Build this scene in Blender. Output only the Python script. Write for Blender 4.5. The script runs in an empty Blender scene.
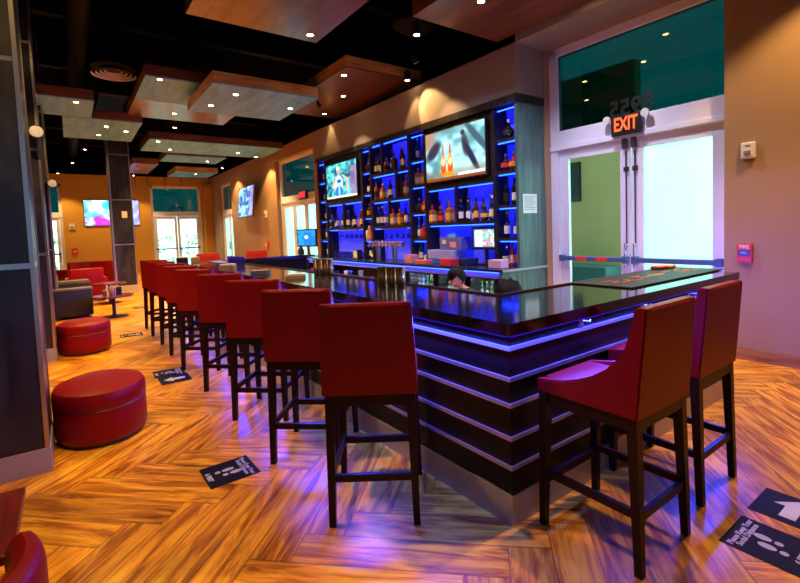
import bpy, bmesh, math, random
from mathutils import Vector, Matrix
random.seed(7)
PI = math.pi
COL = bpy.context.scene.collection
SC = bpy.context.scene

# ------------------------------------------------------------------ materials
MATS = {}
def srgb(r, g, b):
    f = lambda c: (c/255/12.92) if c/255 <= .04045 else ((c/255+.055)/1.055)**2.4
    return (f(r), f(g), f(b))
def mat(name, col, rough=.5, metal=0., noise=.12, scale=6., bump=0., emis=None, estr=0., coat=0., alpha=None, stretch=(1,1,1), spec=.5, trans=0.):
    if name in MATS: return MATS[name]
    m = bpy.data.materials.new(name); m.use_nodes = True; nt = m.node_tree; N = nt.nodes; L = nt.links
    b = N['Principled BSDF']
    tc = N.new('ShaderNodeTexCoord'); mp = N.new('ShaderNodeMapping'); mp.inputs['Scale'].default_value = stretch
    L.new(tc.outputs['Object'], mp.inputs['Vector'])
    no = N.new('ShaderNodeTexNoise'); no.inputs['Scale'].default_value = scale; no.inputs['Detail'].default_value = 5
    L.new(mp.outputs[0], no.inputs['Vector'])
    mx = N.new('ShaderNodeMix'); mx.data_type = 'RGBA'
    c1 = tuple(max(0, c*(1-noise)) for c in col[:3])+(1,); c2 = tuple(min(1, c*(1+noise)) for c in col[:3])+(1,)
    mx.inputs[6].default_value = c1; mx.inputs[7].default_value = c2
    L.new(no.outputs['Fac'], mx.inputs[0]); L.new(mx.outputs[2], b.inputs['Base Color'])
    b.inputs['Roughness'].default_value = rough; b.inputs['Metallic'].default_value = metal
    b.inputs['Coat Weight'].default_value = coat; b.inputs['Coat Roughness'].default_value = .08
    b.inputs['Specular IOR Level'].default_value = spec
    b.inputs['Transmission Weight'].default_value = trans
    if bump:
        bp = N.new('ShaderNodeBump'); bp.inputs['Strength'].default_value = bump; bp.inputs['Distance'].default_value = .004
        L.new(no.outputs['Fac'], bp.inputs['Height']); L.new(bp.outputs[0], b.inputs['Normal'])
    if emis:
        b.inputs['Emission Color'].default_value = tuple(emis)+(1,); b.inputs['Emission Strength'].default_value = estr
    MATS[name] = m; return m
def glass(name, tint, gloss=.12, rough=.0, milk=0., milkcol=(1,1,1)):
    m = bpy.data.materials.new(name); m.use_nodes = True; nt = m.node_tree; N = nt.nodes; L = nt.links
    N.remove(N['Principled BSDF']); out = N['Material Output']
    t = N.new('ShaderNodeBsdfTransparent'); t.inputs[0].default_value = tuple(tint)+(1,)
    g = N.new('ShaderNodeBsdfGlossy'); g.inputs['Roughness'].default_value = rough
    fr = N.new('ShaderNodeLayerWeight'); fr.inputs[0].default_value = .5
    p4 = N.new('ShaderNodeMath'); p4.operation = 'POWER'; p4.inputs[1].default_value = 4; L.new(fr.outputs['Facing'], p4.inputs[0])
    ad = N.new('ShaderNodeMath'); ad.operation = 'ADD'; ad.use_clamp = True; ad.inputs[1].default_value = gloss
    L.new(p4.outputs[0], ad.inputs[0])
    x = N.new('ShaderNodeMixShader'); L.new(ad.outputs[0], x.inputs[0]); L.new(t.outputs[0], x.inputs[1]); L.new(g.outputs[0], x.inputs[2])
    last = x
    if milk:
        d = N.new('ShaderNodeBsdfTranslucent'); d.inputs[0].default_value = tuple(milkcol)+(1,)
        no = N.new('ShaderNodeTexNoise'); no.inputs['Scale'].default_value = 1.3; no.inputs['Detail'].default_value = 4
        mr = N.new('ShaderNodeMapRange'); mr.inputs[1].default_value = .35; mr.inputs[2].default_value = .65; mr.inputs[3].default_value = milk*.5; mr.inputs[4].default_value = min(1, milk*1.4)
        L.new(no.outputs['Fac'], mr.inputs[0])
        y = N.new('ShaderNodeMixShader'); L.new(mr.outputs[0], y.inputs[0]); L.new(x.outputs[0], y.inputs[1]); L.new(d.outputs[0], y.inputs[2]); last = y
    L.new(last.outputs[0], out.inputs[0]); MATS[name] = m; return m
def emit(name, col, s):
    m = bpy.data.materials.new(name); m.use_nodes = True; b = m.node_tree.nodes['Principled BSDF']
    b.inputs['Base Color'].default_value = (0,0,0,1)
    b.inputs['Emission Color'].default_value = tuple(col)+(1,); b.inputs['Emission Strength'].default_value = s
    MATS[name] = m; return m
def math_node(nt, op, a, b=None, c=None):
    n = nt.nodes.new('ShaderNodeMath'); n.operation = op
    for i, v in enumerate((a, b, c)):
        if v is None: continue
        if isinstance(v, (int, float)): n.inputs[i].default_value = v
        else: nt.links.new(v, n.inputs[i])
    return n.outputs[0]
def floor_material():
    m = bpy.data.materials.new('herringbone_wood'); m.use_nodes = True; nt = m.node_tree; N = nt.nodes; L = nt.links
    b = N['Principled BSDF']; tc = N.new('ShaderNodeTexCoord'); sp = N.new('ShaderNodeSeparateXYZ'); L.new(tc.outputs['Object'], sp.inputs[0])
    M = lambda op, a, b=None, c=None: math_node(nt, op, a, b, c)
    W = .205; n = 5; s = 1/math.sqrt(2)/W
    y = M('ADD', sp.outputs[1], -2.22+1.45*40); x = M('ADD', sp.outputs[0], 60)
    u = M('MULTIPLY', M('ADD', x, y), s); v = M('MULTIPLY', M('SUBTRACT', x, y), s)
    i = M('FLOOR', u); j = M('FLOOR', v); fu = M('FRACT', u); fv = M('FRACT', v)
    k = M('FLOORED_MODULO', M('SUBTRACT', i, j), 2*n)
    isH = M('LESS_THAN', k, n-.5); notH = M('SUBTRACT', 1, isH)
    mixf = lambda a, c: M('ADD', M('MULTIPLY', isH, a), M('MULTIPLY', notH, c))
    posV = M('SUBTRACT', 2*n-1, k)
    along = mixf(M('ADD', k, fu), M('ADD', posV, fv)); across = mixf(fv, fu)
    ida = mixf(M('SUBTRACT', i, k), M('ADD', i, 371)); idb = mixf(j, M('SUBTRACT', j, posV))
    cid = N.new('ShaderNodeCombineXYZ'); L.new(ida, cid.inputs[0]); L.new(idb, cid.inputs[1]); L.new(isH, cid.inputs[2])
    wn = N.new('ShaderNodeTexWhiteNoise'); wn.noise_dimensions = '3D'; L.new(cid.outputs[0], wn.inputs[0])
    seam = M('MINIMUM', M('MINIMUM', across, M('SUBTRACT', 1, across)), M('MINIMUM', along, M('SUBTRACT', n, along)))
    gv = N.new('ShaderNodeCombineXYZ')
    L.new(M('MULTIPLY', along, .30), gv.inputs[0]); L.new(M('MULTIPLY', across, 2.4), gv.inputs[1]); L.new(M('MULTIPLY', wn.outputs['Value'], 37), gv.inputs[2])
    no = N.new('ShaderNodeTexNoise'); no.inputs['Scale'].default_value = 1.25; no.inputs['Detail'].default_value = 6; no.inputs['Roughness'].default_value = .62; no.inputs['Distortion'].default_value = 1.1
    L.new(gv.outputs[0], no.inputs['Vector'])
    n2 = N.new('ShaderNodeTexNoise'); n2.inputs['Scale'].default_value = 1.9; n2.inputs['Detail'].default_value = 9; n2.inputs['Roughness'].default_value = .7; n2.inputs['Distortion'].default_value = .6
    gv2 = N.new('ShaderNodeCombineXYZ'); L.new(M('MULTIPLY', along, .3), gv2.inputs[0]); L.new(M('MULTIPLY', across, 5), gv2.inputs[1]); L.new(M('MULTIPLY', wn.outputs['Value'], 91), gv2.inputs[2])
    L.new(gv2.outputs[0], n2.inputs['Vector'])
    rp = N.new('ShaderNodeValToRGB'); L.new(no.outputs['Fac'], rp.inputs[0]); e = rp.color_ramp.elements
    e[0].position = .28; e[0].color = (.14,.030,.002,1); e[1].position = .66; e[1].color = (1.0,.55,.025,1)
    a = e.new(.42); a.color = (.50,.15,.005,1); a = e.new(.53); a.color = (.85,.35,.012,1)
    r2 = N.new('ShaderNodeValToRGB'); L.new(n2.outputs['Fac'], r2.inputs[0]); e = r2.color_ramp.elements
    e[0].position = .34; e[0].color = (.30,.22,.16,1); e[1].position = .55; e[1].color = (1,1,1,1)
    mu = N.new('ShaderNodeMix'); mu.data_type = 'RGBA'; mu.blend_type = 'MULTIPLY'; mu.inputs[0].default_value = .42
    L.new(rp.outputs[0], mu.inputs[6]); L.new(r2.outputs[0], mu.inputs[7])
    hs = N.new('ShaderNodeHueSaturation'); L.new(mu.outputs[2], hs.inputs['Color']); L.new(M('MULTIPLY_ADD', wn.outputs['Value'], .5, .72), hs.inputs['Value'])
    sm = N.new('ShaderNodeMapRange'); L.new(seam, sm.inputs[0]); sm.inputs[1].default_value = .0; sm.inputs[2].default_value = .03; sm.inputs[3].default_value = .35
    m3 = N.new('ShaderNodeMix'); m3.data_type = 'RGBA'; m3.blend_type = 'MULTIPLY'; m3.inputs[0].default_value = 1
    L.new(hs.outputs[0], m3.inputs[6]); L.new(sm.outputs[0], m3.inputs[7])
    L.new(m3.outputs[2], b.inputs['Base Color'])
    L.new(M('MULTIPLY_ADD', n2.outputs['Fac'], .22, .22), b.inputs['Roughness'])
    bp = N.new('ShaderNodeBump'); bp.inputs['Strength'].default_value = .25; bp.inputs['Distance'].default_value = .002
    L.new(n2.outputs['Fac'], bp.inputs['Height']); L.new(bp.outputs[0], b.inputs['Normal'])
    return m
def wood(name, c1, c2, rough=.35, stretch=(1,8,8), scale=1.5, coat=0., spec=.5):
    if name in MATS: return MATS[name]
    m = bpy.data.materials.new(name); m.use_nodes = True; nt = m.node_tree; N = nt.nodes; L = nt.links; b = N['Principled BSDF']
    tc = N.new('ShaderNodeTexCoord'); mp = N.new('ShaderNodeMapping'); mp.inputs['Scale'].default_value = stretch; L.new(tc.outputs['Object'], mp.inputs[0])
    no = N.new('ShaderNodeTexNoise'); no.inputs['Scale'].default_value = scale; no.inputs['Detail'].default_value = 7; no.inputs['Distortion'].default_value = .8; L.new(mp.outputs[0], no.inputs['Vector'])
    rp = N.new('ShaderNodeValToRGB'); L.new(no.outputs['Fac'], rp.inputs[0]); e = rp.color_ramp.elements
    e[0].position = .33; e[0].color = c1+(1,); e[1].position = .66; e[1].color = c2+(1,)
    L.new(rp.outputs[0], b.inputs['Base Color']); b.inputs['Roughness'].default_value = rough; b.inputs['Specular IOR Level'].default_value = spec; b.inputs['Coat Weight'].default_value = coat; b.inputs['Coat Roughness'].default_value = .12
    MATS[name] = m; return m

FLOOR = floor_material()
RED = mat('red_leather', (.25,.0022,.002), .42, noise=.10, scale=25, bump=.12, coat=.05, spec=.22)
DARKWOOD = wood('espresso_wood', (.010,.0025,.002), (.022,.005,.003), .4, (1,1,.2), 9, spec=.22)
BLACKTOP = mat('black_polished_stone', (.008,.008,.008), .09, noise=.6, scale=60, coat=.3)
BARPANEL = wood('black_oak_panel', (.002,.0015,.002), (.008,.006,.009), .4, (.6,.6,14), 2.2, spec=.25)
STEEL = mat('brushed_steel', (.55,.52,.50), .32, 1, .06, 40)
KICK = mat('brushed_kick_plate', (.50,.47,.50), .42, .35, .08, 12, stretch=(1,1,.2))
FRAME = mat('white_door_frame', (.78,.78,.92), .4, 0, .05)  # white paint tinted lavender for the cool light on it
BLACK = mat('black_paint', (.0008,.0008,.001), .95, 0, .3, spec=.02)
BLACKPL = mat('black_plastic', (.012,.012,.014), .35, 0, .2)
WALLB = mat('brown_wall_paint', (.33,.205,.125), .8, 0, .06, 3)
WALLO = mat('ochre_wall_paint', (.55,.29,.045), .8, 0, .06, 2)
BULK = mat('taupe_soffit_paint', (.26,.21,.21), .8, 0, .05, 3)
DUCT = mat('painted_duct', (.0022,.0022,.003), .7, 0, .3, spec=.12)
PANELW = wood('mahogany_ceiling_laminate', (.075,.022,.014), (.20,.065,.042), .30, (5,.7,5), 1.3, .25)
PANELE = wood('walnut_edge_laminate', (.12,.04,.015), (.24,.09,.03), .4, (1.2,1.2,9), 1.5)
COLM = wood('charcoal_column_laminate', (.010,.0095,.010), (.036,.033,.034), .32, (3,3,1), 2.2, .0, spec=.4)
CABW = wood('black_oak_cabinet', (.010,.008,.008), (.026,.020,.022), .42, (6,6,.8), 2, spec=.25)
CABSIDE = wood('door_lit_cabinet_side', (.035,.075,.075), (.08,.15,.15), .38, (9,9,.7), 2)  # teal daylight from the doors mixed into the dark panel colour
CUBBACK = mat('cubby_back_glow', (.2,.25,.75), .5, 0, .08, emis=(.003,.012,1), estr=.5)  # blue emission stands in for strip light falling on the cubby backs
WHITE = mat('white_plastic', (.7,.68,.66), .4, 0, .04)
BASEB = wood('oak_baseboard', (.22,.08,.03), (.42,.19,.08), .4, (6,.8,6), 2)
LED = emit('blue_led_strip', (.004,.028,1.), 24)
LEDBAR = emit('violet_led_strip', (.01,.015,1.), .35)
LAMP = emit('downlight_lamp', (1,.62,.25), 60)
GCLEAR = glass('clear_door_glass', (.80,.96,.92), .03)
GTEAL = glass('tinted_transom_glass', (.0,.12,.125), .06)
GFROST = glass('frosted_door_glass', (.70,.93,.90), .03, milk=.55, milkcol=(.66,.90,.87))
GWARE = glass('glassware', (.62,.74,1.), .28)

# ------------------------------------------------------------------ mesh builder
class MB:
    def __init__(s): s.bm = bmesh.new(); s.mi = 0
    def _t(s, vs, M):
        if M is not None: bmesh.ops.transform(s.bm, matrix=M, verts=vs)
    def _m(s, fs):
        for f in fs: f.material_index = s.mi
    def box(s, x0, x1, y0, y1, z0, z1, bev=0, M=None, seg=2):
        r = bmesh.ops.create_cube(s.bm, size=1); vs = r['verts']
        for v in vs: v.co = Vector(((x0+x1)/2+v.co.x*(x1-x0), (y0+y1)/2+v.co.y*(y1-y0), (z0+z1)/2+v.co.z*(z1-z0)))
        fs = list({f for v in vs for f in v.link_faces})
        s._m(fs)
        if bev:
            es = list({e for v in vs for e in v.link_edges})
            b = bmesh.ops.bevel(s.bm, geom=es, offset=bev, segments=seg, affect='EDGES', profile=.5)
            vs = list({v for f in b['faces'] for v in f.verts} | {v for v in vs if v.is_valid}); s._m(b['faces'])
            seen = set(vs); st = list(vs)
            while st:
                v = st.pop()
                for e in v.link_edges:
                    o = e.other_vert(v)
                    if o not in seen: seen.add(o); st.append(o)
            vs = list(seen); s._m({f for v in vs for f in v.link_faces})
        s._t(vs, M); return s
    def lathe(s, prof, n=16, c=(0,0,0), M=None, sx=1, sy=1, cap=True):
        rings = []; allv = []
        for r, z in prof:
            if r < 1e-6:
                v = s.bm.verts.new((c[0], c[1], c[2]+z)); rings.append([v]); allv.append(v)
            else:
                ring = [s.bm.verts.new((c[0]+r*sx*math.cos(2*PI*k/n), c[1]+r*sy*math.sin(2*PI*k/n), c[2]+z)) for k in range(n)]
                rings.append(ring); allv += ring
        fs = []
        for a, b in zip(rings, rings[1:]):
            if len(a) == 1 and len(b) == 1: continue
            for k in range(n):
                k2 = (k+1) % n
                if len(a) == 1: fs.append(s.bm.faces.new((a[0], b[k2], b[k])))
                elif len(b) == 1: fs.append(s.bm.faces.new((a[k], a[k2], b[0])))
                else: fs.append(s.bm.faces.new((a[k], a[k2], b[k2], b[k])))
        if cap and len(rings[0]) > 1: fs.append(s.bm.faces.new(rings[0][::-1]))
        if cap and len(rings[-1]) > 1: fs.append(s.bm.faces.new(rings[-1]))
        s._m(fs); s._t(allv, M); return s
    def cyl(s, p, q, r, r2=None, n=12):
        p, q = Vector(p), Vector(q); d = q-p; L = d.length
        M = Matrix.Translation(p) @ d.to_track_quat('Z', 'Y').to_matrix().to_4x4()
        return s.lathe([(r, 0), (r if r2 is None else r2, L)], n, M=M)
    def taper(s, p, q, a, b, n=4):      # square leg from p (half a) to q (half b)
        vs = []
        for c, h in ((p, a), (q, b)):
            for dx, dy in ((-1,-1),(1,-1),(1,1),(-1,1)): vs.append(s.bm.verts.new((c[0]+dx*h, c[1]+dy*h, c[2])))
        F = [(3,2,1,0),(4,5,6,7)]+[(k, (k+1) % 4, 4+(k+1) % 4, 4+k) for k in range(4)]
        s._m([s.bm.faces.new([vs[i] for i in f]) for f in F]); return s
    def prism(s, pts, d0, d1, axis='x', bev=0, M=None):
        f = {'x': lambda a, b, d: (d, a, b), 'y': lambda a, b, d: (a, d, b), 'z': lambda a, b, d: (a, b, d)}[axis]
        A = [s.bm.verts.new(f(a, b, d0)) for a, b in pts]; B = [s.bm.verts.new(f(a, b, d1)) for a, b in pts]
        n = len(pts); fs = [s.bm.faces.new(A), s.bm.faces.new(B[::-1])]
        for k in range(n): fs.append(s.bm.faces.new((A[k], B[k], B[(k+1) % n], A[(k+1) % n])))
        s._m(fs); bmesh.ops.recalc_face_normals(s.bm, faces=fs)
        if bev:
            es = [e for e in {e for f_ in fs[:2] for e in f_.edges}]
            b = bmesh.ops.bevel(s.bm, geom=es, offset=bev, segments=2, affect='EDGES')
            s._m(b['faces'])
        s._t(A+B, M) if not bev else None
        return s
    def build(s, name, mats, parent=None, smooth=False, loc=None):
        bmesh.ops.recalc_face_normals(s.bm, faces=s.bm.faces[:])
        me = bpy.data.meshes.new(name); s.bm.to_mesh(me); s.bm.free()
        for m in (mats if isinstance(mats, (list, tuple)) else [mats]): me.materials.append(m)
        if smooth:
            for p in me.polygons: p.use_smooth = True
            try: me.set_sharp_from_angle(angle=math.radians(38))
            except Exception: pass
        o = bpy.data.objects.new(name, me); COL.objects.link(o)
        if parent: o.parent = parent
        if loc: o.location = loc
        return o
def empty(name, label=None, cat=None, loc=(0,0,0), rz=0, group=None, kind=None):
    o = bpy.data.objects.new(name, None); COL.objects.link(o); o.location = loc; o.rotation_euler = (0,0,rz); o.empty_display_size = .1
    return tag(o, label, cat, group, kind)
def tag(o, label=None, cat=None, group=None, kind=None):
    for k, v in (('label', label), ('category', cat), ('group', group), ('kind', kind)):
        if v: o[k] = v
    return o
def copy_tree(o, parent=None):
    c = o.copy(); COL.objects.link(c)
    if parent: c.parent = parent
    for ch in [x for x in KIDS.get(o.name, [])] if o.name in KIDS else list(o.children): copy_tree(ch, c)
    return c
KIDS = {}
def dup(proto, loc, rz=None, label=None, group=None):
    c = copy_tree(proto); c.location = loc
    if rz is not None: c.rotation_euler = (0,0,rz)
    if label: c['label'] = label
    if group: c['group'] = group
    return c
def box(name, m, b, parent=None, bev=0, kind=None, label=None, cat=None):
    o = MB().box(*b, bev=bev).build(name, m, parent)
    return tag(o, label, cat, None, kind)
def text(name, s, size, m, parent, M, extr=.001, align='CENTER', mirror=False, bold=0.):
    cu = bpy.data.curves.new(name, 'FONT'); cu.body = s; cu.size = size; cu.extrude = extr; cu.align_x = align; cu.align_y = 'CENTER'; cu.offset = bold; cu.resolution_u = 3
    cu.space_line = .85
    t = bpy.data.objects.new(name+'_tmp', cu); COL.objects.link(t)
    dg = bpy.context.evaluated_depsgraph_get(); me = bpy.data.meshes.new_from_object(t.evaluated_get(dg)); me.name = name
    bpy.data.objects.remove(t); bpy.data.curves.remove(cu)
    if mirror: me.transform(Matrix.Scale(-1, 4, (1,0,0))); me.flip_normals()
    me.transform(M); me.materials.clear(); me.materials.append(m)
    o = bpy.data.objects.new(name, me); COL.objects.link(o); o.parent = parent; return o
def basis(loc, x, y):     # text frame: x = reading direction, y = up of letters
    x, y = Vector(x).normalized(), Vector(y).normalized(); z = x.cross(y)
    M = Matrix((x, y, z)).transposed().to_4x4(); M.translation = Vector(loc); return M
FACE_W = ((0,-1,0), (0,0,1))      # on the right wall, read from inside the room (normal -x)
FACE_S = ((1,0,0), (0,0,1))       # on the far wall (normal -y)

# ------------------------------------------------------------------ camera
cam = bpy.data.cameras.new('camera'); co = bpy.data.objects.new('camera', cam); COL.objects.link(co)
yaw, pitch, roll, F, CX, CY = .637743368, -.0571230243, -.0372460793, 460.661691, 412.044391, 255.167591
f = Vector((math.sin(yaw)*math.cos(pitch), math.cos(yaw)*math.cos(pitch), math.sin(pitch)))
r = Vector((math.cos(yaw), -math.sin(yaw), 0)); u = r.cross(f)
r2 = r*math.cos(roll)+u*math.sin(roll); u2 = -r*math.sin(roll)+u*math.cos(roll)
Mc = Matrix((r2, u2, -f)).transposed().to_4x4(); Mc.translation = Vector((0,0,1.55)); co.matrix_world = Mc
cam.sensor_width = 36; cam.sensor_fit = 'HORIZONTAL'; cam.lens = F/800*36
cam.shift_x = (400-CX)/800; cam.shift_y = (CY-291.5)/800; cam.clip_start = .05; cam.clip_end = 200
SC.camera = co

# ------------------------------------------------------------------ setting
ZC = 5.6
box('floor', FLOOR, (-6, 6.4, -4, 25.0, -.1, 0), kind='structure')
box('ceiling', BLACK, (-6.2, 6.4, -4.2, 25.2, ZC, ZC+.15), kind='structure')
XW = 5.8; YF = 24.54
def wall_with_holes(name, m, axis, c0, c1, a0, a1, holes, top=4.42):
    """axis 'x': wall spans y from a0 to a1 at x c0..c1; holes (a, b, ztop)"""
    w = MB(); cur = a0
    def put(p, q, z0, z1):
        if axis == 'x': w.box(c0, c1, p, q, z0, z1)
        else: w.box(p, q, c0, c1, z0, z1)
    for (p, q, zt) in sorted(holes):
        put(cur, p, 0, top); put(p, q, zt, top); cur = q
    put(cur, a1, 0, top)
    return tag(w.build(name, m), kind='structure')
wall_with_holes('wall_right', [WALLB], 'x', XW, XW+.13, -4, YF, [(2.03,4.38,4.11),(12.45,15.48,4.0),(20.95,23.03,3.9)])
box('wall_right_upper', BLACK, (XW, XW+.13, -4, YF, 4.42, ZC), kind='structure')
wall_with_holes('wall_far', [WALLO], 'y', YF, YF+.13, -6, XW+.13, [(-2.35,-.16,4.0),(3.15,5.34,4.0)])
box('wall_far_upper', BLACK, (-6, XW+.13, YF, YF+.13, 4.42, ZC), kind='structure')
box('wall_left', WALLO, (-6.2, -6, -4, 25, 0, ZC), kind='structure')
w = MB(); w.box(-6.2,-2.7,-4.2,-4,0,ZC); w.box(-.7,6.4,-4.2,-4,0,ZC); w.box(-2.7,-.7,-4.2,-4,3.9,ZC); w.build('wall_back', WALLB)['kind'] = 'structure'
t = empty('fill_window_1', kind='structure'); w = MB()  # added behind the camera as a source of cool fill light
for a in (-2.7,-1.74,-.78): w.box(a,a+.08,-4.16,-4.04,0,3.9)
w.box(-2.7,-.7,-4.16,-4.04,3.8,3.9); w.box(-2.7,-.7,-4.16,-4.04,0,.15); w.build('frame', FRAME, t)
MB().box(-2.65,-.75,-4.11,-4.09,.1,3.85).build('glass_pane', glass('fill_window_glass', (.30,.36,.50), .03, milk=.5, milkcol=(.45,.55,.72)), t)
box('soffit_over_bar', BULK, (5.2, XW, 4.40, 11.09, 3.41, 4.11), kind='structure')
box('soffit_over_doors', BULK, (5.2, XW, -4, 4.399, 4.11, 4.4), kind='structure')
box('baseboard_right', BASEB, (XW-.016, XW, -4, 2.03, 0, .13), kind='structure')
w = MB()
for i, x in enumerate((2.55, 3.05, 3.75, 4.45)): w.box(x, x+.06, YF-.03, YF, 3.98, 4.42)
w.build('trim_1', BASEB)['kind'] = 'structure'
# far wall pilaster corner
box('wall_far_pier', WALLO, (5.42, XW, YF-.25, YF, 0, 4.1), kind='structure')

# columns
def column(name, x0, x1, y0, y1, label):
    t = empty(name, kind='structure'); cx, cy = (x0+x1)/2, (y0+y1)/2
    t.location = (cx, cy, 0); a, b = (x1-x0)/2, (y1-y0)/2
    w = MB(); zs = [0.16, 1.40, 2.74, 4.08, ZC]
    for k in range(4): w.box(-a, a, -b, b, zs[k]+(.018 if k else 0), zs[k+1]-(.018 if k < 3 else 0))
    w.build('cladding', COLM, t)
    w = MB()
    for z in zs[1:4]: w.box(-a+.004, a-.004, -b+.004, b-.004, z-.018, z+.018)
    w.build('metal_strip', STEEL, t)
    w = MB()
    for sx in (-1, 1):
        for sy in (-1, 1): w.box(sx*(a+.003)-.022, sx*(a+.003)+.003 if sx > 0 else sx*(a+.003)+.022, sy*(b+.003)-.022 if sy > 0 else sy*(b+.003)-.003, sy*(b+.003)+.003 if sy > 0 else sy*(b+.003)+.022, .16, ZC)
    w.build('corner_trim', STEEL, t)
    MB().box(-a-.012, a+.012, -b-.012, b+.012, 0, .165).build('base', mat('column_base_plate', (.42,.36,.32), .45, .1), t)
    return t
column('column_1', -.78, -.20, 3.945, 4.50, '')
column('column_2', -.82, -.235, 7.62, 8.2, '')
column('column_3', -.84, -.262, 11.5, 12.08, '')
column('column_4', 1.06, 1.60, 16.3, 16.86, '')

# ------------------------------------------------------------------ doors
def door_unit(name, axis, plane, a0, a1, top, glassr, glassl, out, number=None, bars=True, zb=2.57, zt=2.91, leaves=2, detail=True):
    """opening from a0 to a1; out = +1: outside lies in + direction of the axis. local frame: X along the wall seen from inside (left to right)"""
    t = empty(name, kind='structure')
    if axis == 'x': t.matrix_world = Matrix.Translation((plane, (a0+a1)/2, 0)) @ Matrix.Rotation(-PI/2, 4, 'Z')
    else: t.matrix_world = Matrix.Translation(((a0+a1)/2, plane, 0))
    h = (a1-a0)/2; w = MB()       # local: x right, y = outwards
    w.box(-h-.1, -h+.12, -.068, .06, 0, top+.1); w.box(h-.12, h+.1, -.068, .06, 0, top+.1)
    w.box(-h, h, -.068, .06, top-.10, top+.1)
    w.box(-h, h, -.07, .06, zb+.10, zt, .006); w.box(-h, h, -.09, .06, zb+.06, zb+.12, .004)
    w.build('frame', FRAME, t)
    MB().box(-h+.10, h-.10, -.01, .01, zt-.01, top-.08).build('transom_glass', GTEAL, t)
    if number:
        text('street_number', number, .30, mat('black_vinyl', (.002,.002,.002), .5), t, basis((.0 if detail else 0, -.03, zt+.12), (1,0,0), (0,0,1)), extr=.003, mirror=True, bold=.008)
    lw = (2*h-.24-.01)/leaves
    for k in range(leaves):
        x0 = -h+.12+k*(lw+.01)+.004; x1 = x0+lw-.008
        lf = MB(); g0, g1 = x0+(.145 if detail else .115), x1-(.145 if detail else .115)
        lf.box(x0, g0, -.03, .03, .01, zb+.055, .005); lf.box(g1, x1, -.03, .03, .01, zb+.055, .005)
        lf.box(g0, g1, -.03, .03, .01, .27); lf.box(g0, g1, -.03, .03, zb-.08, zb+.055)
        L_ = lf.build('door_leaf', FRAME, t)
        MB().box(g0-.01, g1+.01, -.006, .006, .26, zb-.07).build('glass_pane', glassr if k == leaves-1 else glassl, L_)
        if bars:
            bm_ = MB(); bm_.box(x0+.03, x1-.03, -.115, -.07, 1.0, 1.065, .008)
            bm_.box(x0+.02, x0+.09, -.12, -.03, .985, 1.08, .006); bm_.box(x1-.09, x1-.02, -.12, -.03, .985, 1.08, .006)
            bm_.build('push_bar', mat('blue_grey_bar', (.12,.2,.5), .35, .6), L_)
            if detail and k == 0:
                for q in (.30, .62): MB().box(x0+q, x0+q+.17, -.118, -.112, 1.008, 1.058).build('red_tape', mat('red_tape', (.7,.02,.02), .5), L_)
        if leaves == 2:
            xh = (x1-.05 if k == 0 else x0+.05)
            hn = MB(); hn.cyl((xh,-.09,.93), (xh,-.09,1.25), .016); hn.cyl((xh,-.09,.97),(xh,-.03,.97),.012); hn.cyl((xh,-.09,1.21),(xh,-.03,1.21),.012)
            hn.build('pull_handle', STEEL, L_, True)
            if detail:
                hn = MB(); hn.cyl((xh,-.05,1.25),(xh,-.05,zb-.1),.009); hn.box(xh-.03,xh+.03,-.06,-.03,2.2,2.26); hn.build('latch_rod', mat('dark_steel', (.1,.1,.11), .4, .8), L_)
    return t
door_unit('door_1', 'x', 6.0, 1.94, 4.38, 4.11, GFROST, GCLEAR, 1, '8955')
door_unit('door_2', 'x', 6.0, 12.45, 15.48, 4.0, GFROST, GFROST, 1, None, leaves=3, bars=False, zb=2.5, zt=2.78, detail=False)
door_unit('door_3', 'x', 6.0, 20.95, 23.03, 3.9, GFROST, GFROST, 1, None, bars=False, zb=2.45, zt=2.75, detail=False)
door_unit('door_4', 'y', YF+.2, 3.15, 5.34, 4.0, GCLEAR, GCLEAR, 1, '8955', zb=2.52, zt=2.80, detail=False)
door_unit('door_5', 'y', YF+.20, -2.35, -.16, 4.0, GCLEAR, GCLEAR, 1, None, zb=2.52, zt=2.80, detail=False)
# outside
PAVE = mat('outside_paving', (.5,.5,.47), .8, 0, .1, 2)
EXTW = mat('outside_stucco', (.62,.72,.60), .8, 0, .15, .6)
box('ground', PAVE, (6.45, 20, -6, 40, -.15, -.02), kind='structure')
box('ground_far', PAVE, (-14, 6.4, 25.05, 40, -.15, -.02), kind='structure')
box('wall_outside', mat('olive_stucco', (.62,.56,.26), .85, 0, .12, 2), (7.6, 7.8, 3.95, 6.9, 0, 4.2), kind='structure')
o = empty('wall_poster', 'small dark framed panel on the olive wall seen through the left door glass', 'poster', (7.58, 5.15, 2.3))
MB().box(-.02, .02, -.19, .19, -.36, .36).build('frame', BLACKPL, o)
MB().box(-.022, -.019, -.17, .17, -.34, .34).build('picture', mat('dark_teal_print', (.01,.05,.06), .4, 0, .6, 9), o)
o = tag(MB().box(7.0, 7.5, 4.15, 5.6, 0, .8, .02).build('planter_box', mat('teal_planter', (.03,.12,.13), .6, 0, .3, 14, stretch=(1,9,1))), 'low dark teal slatted planter outside the left door', 'planter')
def hedge(name, x0, x1, y0, y1, z, n, label):
    w = MB()
    for k in range(n):
        x, y, zz = random.uniform(x0,x1), random.uniform(y0,y1), random.uniform(.1,z); s = random.uniform(.1,.26)
        M = Matrix.Translation((x,y,zz)) @ Matrix.Rotation(random.uniform(0,PI),4,'Z') @ Matrix.Rotation(random.uniform(-1,1),4,'X')
        w.prism([(0,-s),(s*.35,0),(0,s),(-s*.35,0)], -.004, .004, 'z', M=M)
    return tag(w.build(name, mat('hedge_leaf', (.22,.42,.16), .6, 0, .4, 3)), label, 'hedge', kind='stuff')
hedge('hedge', 11.0, 12.4, 20, 34, 1.9, 900, 'pale green hedge growing outside beyond the side doors')
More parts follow.
